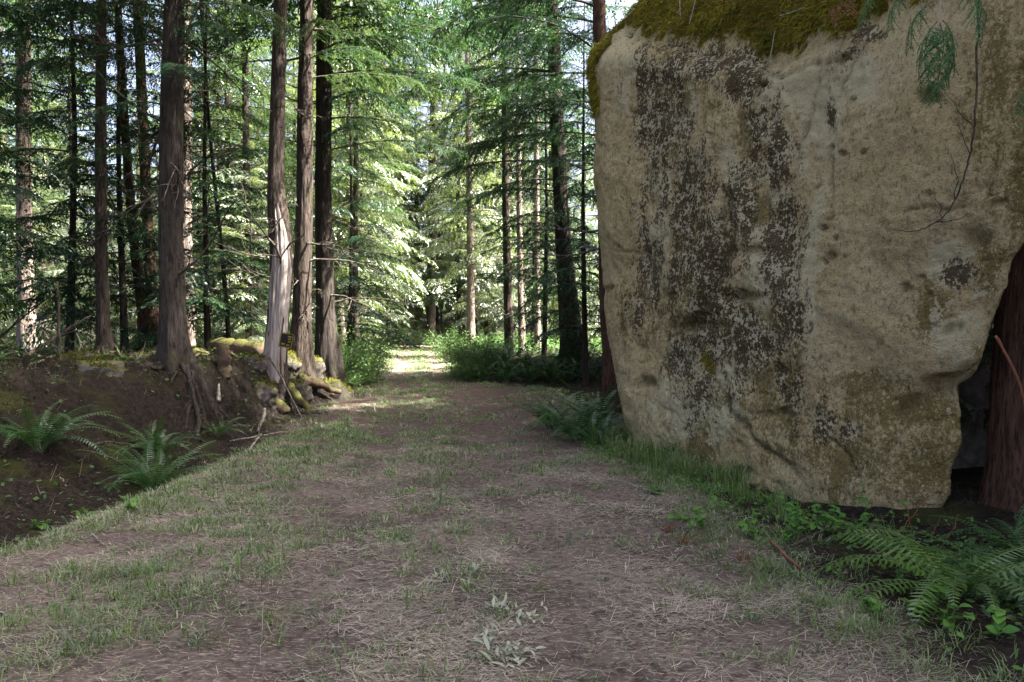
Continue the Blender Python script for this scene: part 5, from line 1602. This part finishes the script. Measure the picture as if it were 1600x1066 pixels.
# roots running out over the bank from the trunks
for px, d, r0, nr, l0, seed in [(272, 13.0, 0.06, 11, 1.5, 1), (434, 16.0, 0.08, 8, 1.1, 2), (471, 17.6, 0.07, 7, 1.0, 3), (508, 20.0, 0.07, 6, 1.0, 4), (164, 17.0, 0.06, 6, 0.9, 5)]:
    x0 = (px - CX) / F * d
    tr_ = min((o for o in COL.objects if o.parent is None and o.get('category') == 'tree'), key=lambda o: (o.location.x - x0) ** 2 + (o.location.y - d) ** 2)
    g = np.random.default_rng(850 + seed)
    for j in range(nr):
        az = -math.pi / 2 + g.uniform(-1.7, 1.7)
        l = l0 * g.uniform(0.55, 1.25)
        tt = np.linspace(0, 1, 16)
        a_ = az + np.cumsum(g.normal(0, 0.13, 16))
        xs = tr_.location.x + np.cumsum(np.cos(a_) * l / 16) + 0.12 * math.cos(az)
        ys = tr_.location.y + np.cumsum(np.sin(a_) * l / 16) + 0.12 * math.sin(az)
        zs_ = ground_raw(xs, ys) + np.interp(tt, [0, 0.2, 1], [0.10, 0.02, -0.015]) + g.normal(0, 0.012, 16)
        rr = r0 * g.uniform(0.5, 1.0) * (1 - tt) ** 0.8 + 0.008
        V, f4, f3 = tube(np.stack([xs, ys, zs_], -1) - np.array(tr_.location), rr, 7, True)
        obj('root', mesh('root', V, [f4, f3], M_BARK_DARK), tr_)
# rusty dried weeds at the straw edge
for i, (px, py, lb) in enumerate([(1045, 832, 'rust-brown dried weed at the straw edge below the foremost leafy plant'), (1068, 850, 'second rust-brown dried weed at the straw edge'), (1165, 880, 'thin rusty weed stem before the plants')]):
    g = np.random.default_rng(800 + i)
    p = gg(px, py, 0)
    acc = Acc()
    for j in range(16):
        d = np.array([g.normal(0, 0.5), g.normal(0, 0.5), g.uniform(0.3, 1.2)])
        q_ = np.linspace(0, 1, 4)[:, None] * d * g.uniform(0.06, 0.13) + g.normal(0, 0.02, 3) * np.array([1, 1, 0])
        V, f4, f3 = tube(q_, np.linspace(0.004, 0.0015, 4), 4, False)
        acc.add(V, f4, None, g.uniform(0.1, 0.9), 0)
    obj('dried_weed', acc.build('dried_weed', M_RUST), None, p, label=lb, cat='weed', group='rusty dried weeds')

# bare bleached wood on the snag tree's lower trunk
snag = [o for o in COL.objects if o.name.startswith('snag_tree')][0]
base, pts = from_px((434, 552), 16.0, [(430, 556, 48), (433, 520, 44), (437, 470, 45), (441, 420, 46), (438, 360, 46), (433, 310, 40), (432, 285, 34)], 24.0)
zs = np.arange(-0.05, 3.55, 0.05)
sg_ = np.linspace(0, 1, 40)
lo = np.radians(-150 + 25 * perlin(np.stack([zs * 1.3, zs * 0, zs * 0 + 3.3], -1))) + 0.25 * zs / 3.5
hi = np.radians(-8 + 22 * perlin(np.stack([zs * 1.3, zs * 0, zs * 0 + 8.3], -1))) + 0.1 * zs / 3.5
mid_ = (lo + hi) / 2
wd_ = (hi - lo) / 2 * np.clip((3.6 - zs) / 1.5, 0.03, 1) ** 0.9
TH = mid_[:, None] + wd_[:, None] * (sg_ * 2 - 1)[None]
cxz = np.interp(zs, pts[:, 2], pts[:, 0])
rz = np.interp(zs, pts[:, 2], pts[:, 3])
ZZ = np.broadcast_to(zs[:, None], TH.shape)
rid = perlin(np.stack([np.cos(TH) * 5, np.sin(TH) * 5, ZZ * 0.5], -1))
edgef = 1 - np.abs(sg_ * 2 - 1)[None] ** 8
RR = rz[:, None] * (1.0 + 0.10 * edgef + 0.09 * rid * edgef - 0.10 * (1 - edgef)) * np.where(ZZ < 0.3, 1 + 0.25 * (0.3 - ZZ), 1)
V = np.stack([cxz[:, None] + RR * np.cos(TH), RR * np.sin(TH), ZZ], -1).reshape(-1, 3)
obj('bare_wood', mesh('bare_wood', V, [grid_faces(len(zs), 40)], M_WOOD), snag)['label'] = 'bleached grey bare wood with cracks'

# black sign with a yellow border nailed low on the snag tree
M_BLACK = plain('sign_black', (0.012, 0.012, 0.012), 0.5)
M_YELLOW = plain('sign_yellow', (0.26, 0.21, 0.03), 0.5)
sp = W(447, 532, 15.60)
sign = obj('trail_sign', None, None, sp, (math.radians(8), math.radians(10), math.radians(20)), label='small black sign with a yellow border at the foot of the bare-wood tree', cat='sign')


def plate(x0, x1, z0, z1, y0, y1):
    V = np.array([[x, y_, z_] for y_ in (y0, y1) for z_ in (z0, z1) for x in (x0, x1)], float)
    return V, np.array([[0, 1, 3, 2], [4, 6, 7, 5], [0, 2, 6, 4], [1, 5, 7, 3], [0, 4, 5, 1], [2, 3, 7, 6]])


V, f = plate(-0.125, 0.125, -0.145, 0.145, 0.0, 0.006)
obj('panel', mesh('panel', V, [f], M_BLACK, smooth=False), sign)
acc = Acc()
for x0, x1, z0, z1 in [(-0.12, 0.12, 0.127, 0.14), (-0.12, 0.12, -0.14, -0.127), (-0.12, -0.107, -0.127, 0.127), (0.107, 0.12, -0.127, 0.127)]:
    V, f = plate(x0, x1, z0, z1, -0.003, -0.0005)
    acc.add(V, f)
obj('border', acc.build('border', M_YELLOW, False), sign)
acc = Acc()
for x0, x1, z0, z1 in [(0.02, 0.09, 0.07, 0.095), (0.03, 0.085, 0.02, 0.05), (0.04, 0.09, -0.03, -0.005), (-0.08, -0.01, -0.095, -0.06), (0.02, 0.08, -0.10, -0.075)]:
    V, f = plate(x0, x1, z0, z1, -0.003, -0.0005)
    acc.add(V, f)
obj('worn_print', acc.build('worn_print', M_YELLOW, False), sign)

# white board whose corner shows at the left edge, and a scrap of litter
M_WHITE = plain('white_board', (0.62, 0.66, 0.74), 0.45, 0.4, 0.08, 9)
M_RED = plain('dark_red', (0.14, 0.01, 0.02), 0.45)
a_, b_ = on_ground(-52, 818)
board = obj('white_board', None, None, (a_, b_, G(a_, b_) + 0.075), (math.radians(48), math.radians(10), math.radians(14)), label='white flat board corner poking in at the left edge above the ditch', cat='board')


def rounded_plate(hx, hz, r, y0, y1):
    ang = np.concatenate([np.linspace(q_, q_ + np.pi / 2, 7) for q_ in (0, np.pi / 2, np.pi, 1.5 * np.pi)])
    cx_ = np.repeat([hx - r, -hx + r, -hx + r, hx - r], 7)
    cz_ = np.repeat([hz - r, hz - r, -hz + r, -hz + r], 7)
    o_ = np.stack([cx_ + r * np.cos(ang), cz_ + r * np.sin(ang)], -1)
    n = len(o_)
    V = np.concatenate([np.insert(o_, 1, y0, 1), np.insert(o_, 1, y1, 1), [[0, y0, 0]], [[0, y1, 0]]])
    i = np.arange(n)
    j = (i + 1) % n
    return V, np.stack([i, i + n, j + n, j], -1), np.concatenate([np.stack([i, j, np.full(n, 2 * n)], -1), np.stack([j + n, i + n, np.full(n, 2 * n + 1)], -1)])


V, f4, f3 = rounded_plate(0.26, 0.11, 0.02, -0.006, 0.006)
obj('panel', mesh('panel', V, [f4, f3], M_WHITE, smooth=False), board)
V, f4, f3 = rounded_plate(0.235, 0.085, 0.015, -0.0095, -0.0065)
obj('face', mesh('face', V, [f4, f3], plain('board_face', (0.42, 0.47, 0.58), 0.4, 0.4, 0.1, 12), smooth=False), board)
a_, b_ = on_ground(-3, 968)
can = obj('crushed_cup', None, None, (a_, b_, G(a_, b_) + 0.018), (math.radians(80), 0, math.radians(35)), label='small white and dark red crushed cup at the left edge of the track', cat='litter')


def lathe(prof, seg=18):
    p = np.array(prof, float)
    a = np.linspace(0, 2 * np.pi, seg, endpoint=False)
    V = np.stack([p[:, 0:1] * np.cos(a) * (1 + 0.12 * np.cos(2 * a)), p[:, 0:1] * np.sin(a), np.broadcast_to(p[:, 1:2], (len(p), seg))], -1).reshape(-1, 3)
    return V, grid_faces(len(p), seg, True)


V, f = lathe([(0.0, -0.03), (0.016, -0.03), (0.018, -0.028), (0.019, 0.0)])
obj('base', mesh('cup_base', V, [f], M_RED), can)
V, f = lathe([(0.019, 0.0), (0.021, 0.028), (0.0225, 0.03), (0.021, 0.031), (0.019, 0.028), (0.017, 0.0)])
obj('rim', mesh('cup_rim', V, [f], M_WHITE), can)

# hanging things on the boulder
vine_px = [(1542, -30), (1543, 60), (1541, 150), (1538, 220), (1528, 262), (1512, 310), (1490, 342), (1462, 358), (1432, 364), (1412, 360)]
vp = np.array([face_pt(a, b, 0.14) for a, b in vine_px])
vp = np.stack([np.interp(np.linspace(0, 9, 46), np.arange(10), vp[:, i]) for i in range(3)], -1)
vp[2:-2] += np.random.default_rng(5).normal(0, 0.006, (42, 3))
acc = Acc()
V, f4, f3 = tube(vp - vp[0], np.interp(np.arange(46), [0, 20, 45], [0.010, 0.008, 0.003]), 6, True)
acc.add(V, f4, f3, np.full(len(V), 0.5))
root = obj('hanging_root', acc.build('hanging_root', M_TWIG), None, vp[0], label='thin bare root hanging down the right part of the boulder face', cat='root')
for i, (st, tgt) in enumerate([(18, (1500, 190)), (26, (1500, 240)), (32, (1530, 340)), (30, (1470, 300)), (14, (1490, 150))]):
    e = face_pt(*tgt, 0.10)
    q_ = vp[st] + np.linspace(0, 1, 8)[:, None] * (e - vp[st]) + np.random.default_rng(60 + i).normal(0, 0.012, (8, 3))
    q_[0] = vp[st]
    V, f4, f3 = tube(q_ - vp[0], np.linspace(0.005, 0.002, 8), 4, False)
    obj('rootlet', mesh('rootlet', V, [f4], M_BARK_DARK), root)

SPRAY = bough(0.62, 26, 0.012, 0.036, 0.014, 0.75, 900, 0.36, 0.005).build('bough', [leaf_material('cedar_spray_lit', (0.05, 0.13, 0.05), (0.13, 0.24, 0.10), None, 0.35, 0.14), M_TWIG])  # light on the hanging sprays put into a brighter leaf colour
cedar = ce
off = np.array(cedar.location)
for i, (px, py, d, rz_, ry_, sc_) in enumerate([(1466, 38, 6.0, 265, 62, 0.85), (1462, 36, 6.0, 200, 48, 0.75), (1470, 34, 5.95, 320, 58, 0.75), (1455, 5, 6.1, 185, 30, 0.6), (1500, -20, 6.0, 300, 40, 0.7),
                                                 (1420, -15, 6.2, 190, 30, 0.55), (1640, 120, 5.6, 188, 14, 0.55), (1632, 135, 5.6, 200, 30, 0.5), (1375, -12, 6.5, 190, 25, 0.5), (1650, 760, 5.6, 200, 10, 0.6)]):
    p = W(px, py, d) - off
    obj('bough', SPRAY, cedar, p, (0, math.radians(ry_), math.radians(rz_)), sc_)
# the branch these sprays hang from, leaving the cedar above the frame
bp_ = np.array([[0.1, 0, 5.6], [-0.25, -0.6, 5.55], [-0.6, -1.1, 5.2], [-1.1, -1.3, 4.7]]) + np.array([0, 0, -0.1])
q_ = np.stack([np.interp(np.linspace(0, 3, 16), np.arange(4), bp_[:, i]) for i in range(3)], -1)
V, f4, f3 = tube(q_, np.linspace(0.03, 0.008, 16), 6, False)
obj('branch', mesh('branch', V, [f4], M_TWIG), cedar)
q_ = np.stack([np.interp(np.linspace(0, 1, 8), [0, 1], [(W(1466, -60, 6.05) - off)[i], (W(1466, 42, 6.0) - off)[i]]) for i in range(3)], -1)
V, f4, f3 = tube(q_, np.linspace(0.008, 0.004, 8), 5, False)
obj('branch', mesh('branch', V, [f4], M_TWIG_PALE), cedar)

DSPRAY = bough(0.45, 12, 0.02, 0.045, 0.014, 0.5, 901, 0.3, 0.006).build('dead_spray', [M_DEADLEAF, M_TWIG])
for i, (px, py, rz_, lb) in enumerate([(1322, 12, 200, 'rust-brown dead cedar spray on the mossy boulder top'), (1300, 22, 250, 'dead brown spray left of the largest one on the boulder moss')]):
    p = face_pt(px, py, -0.12)
    obj('dead_cedar_spray', DSPRAY, None, p + np.array([0, 0, 0.06]), (0.2, 0.15, math.radians(rz_)), 1.0, label=lb, cat='dead spray', group='dead sprays on the boulder')
for i, (a, b, c_, d_, lb) in enumerate([(1052, 30, 1048, 0, 'thin dry stalk upright in the boulder moss, left one'), (1066, 38, 1072, 0, 'second thin dry stalk in the boulder moss'),
                                        (1202, 104, 1216, 52, 'dry stem hanging at the moss fringe over the dark crack'), (1206, 24, 1240, 10, 'pale twig lying on the mossy boulder top')]):
    stick('dry_stalk', face_pt(a, b, 0.02 if i == 2 else -0.1), face_pt(c_, d_, 0.06 if i == 2 else -0.14), 0.006, 0.004, M_TWIG_PALE, lb, 'stalk', seed=70 + i, n=8)
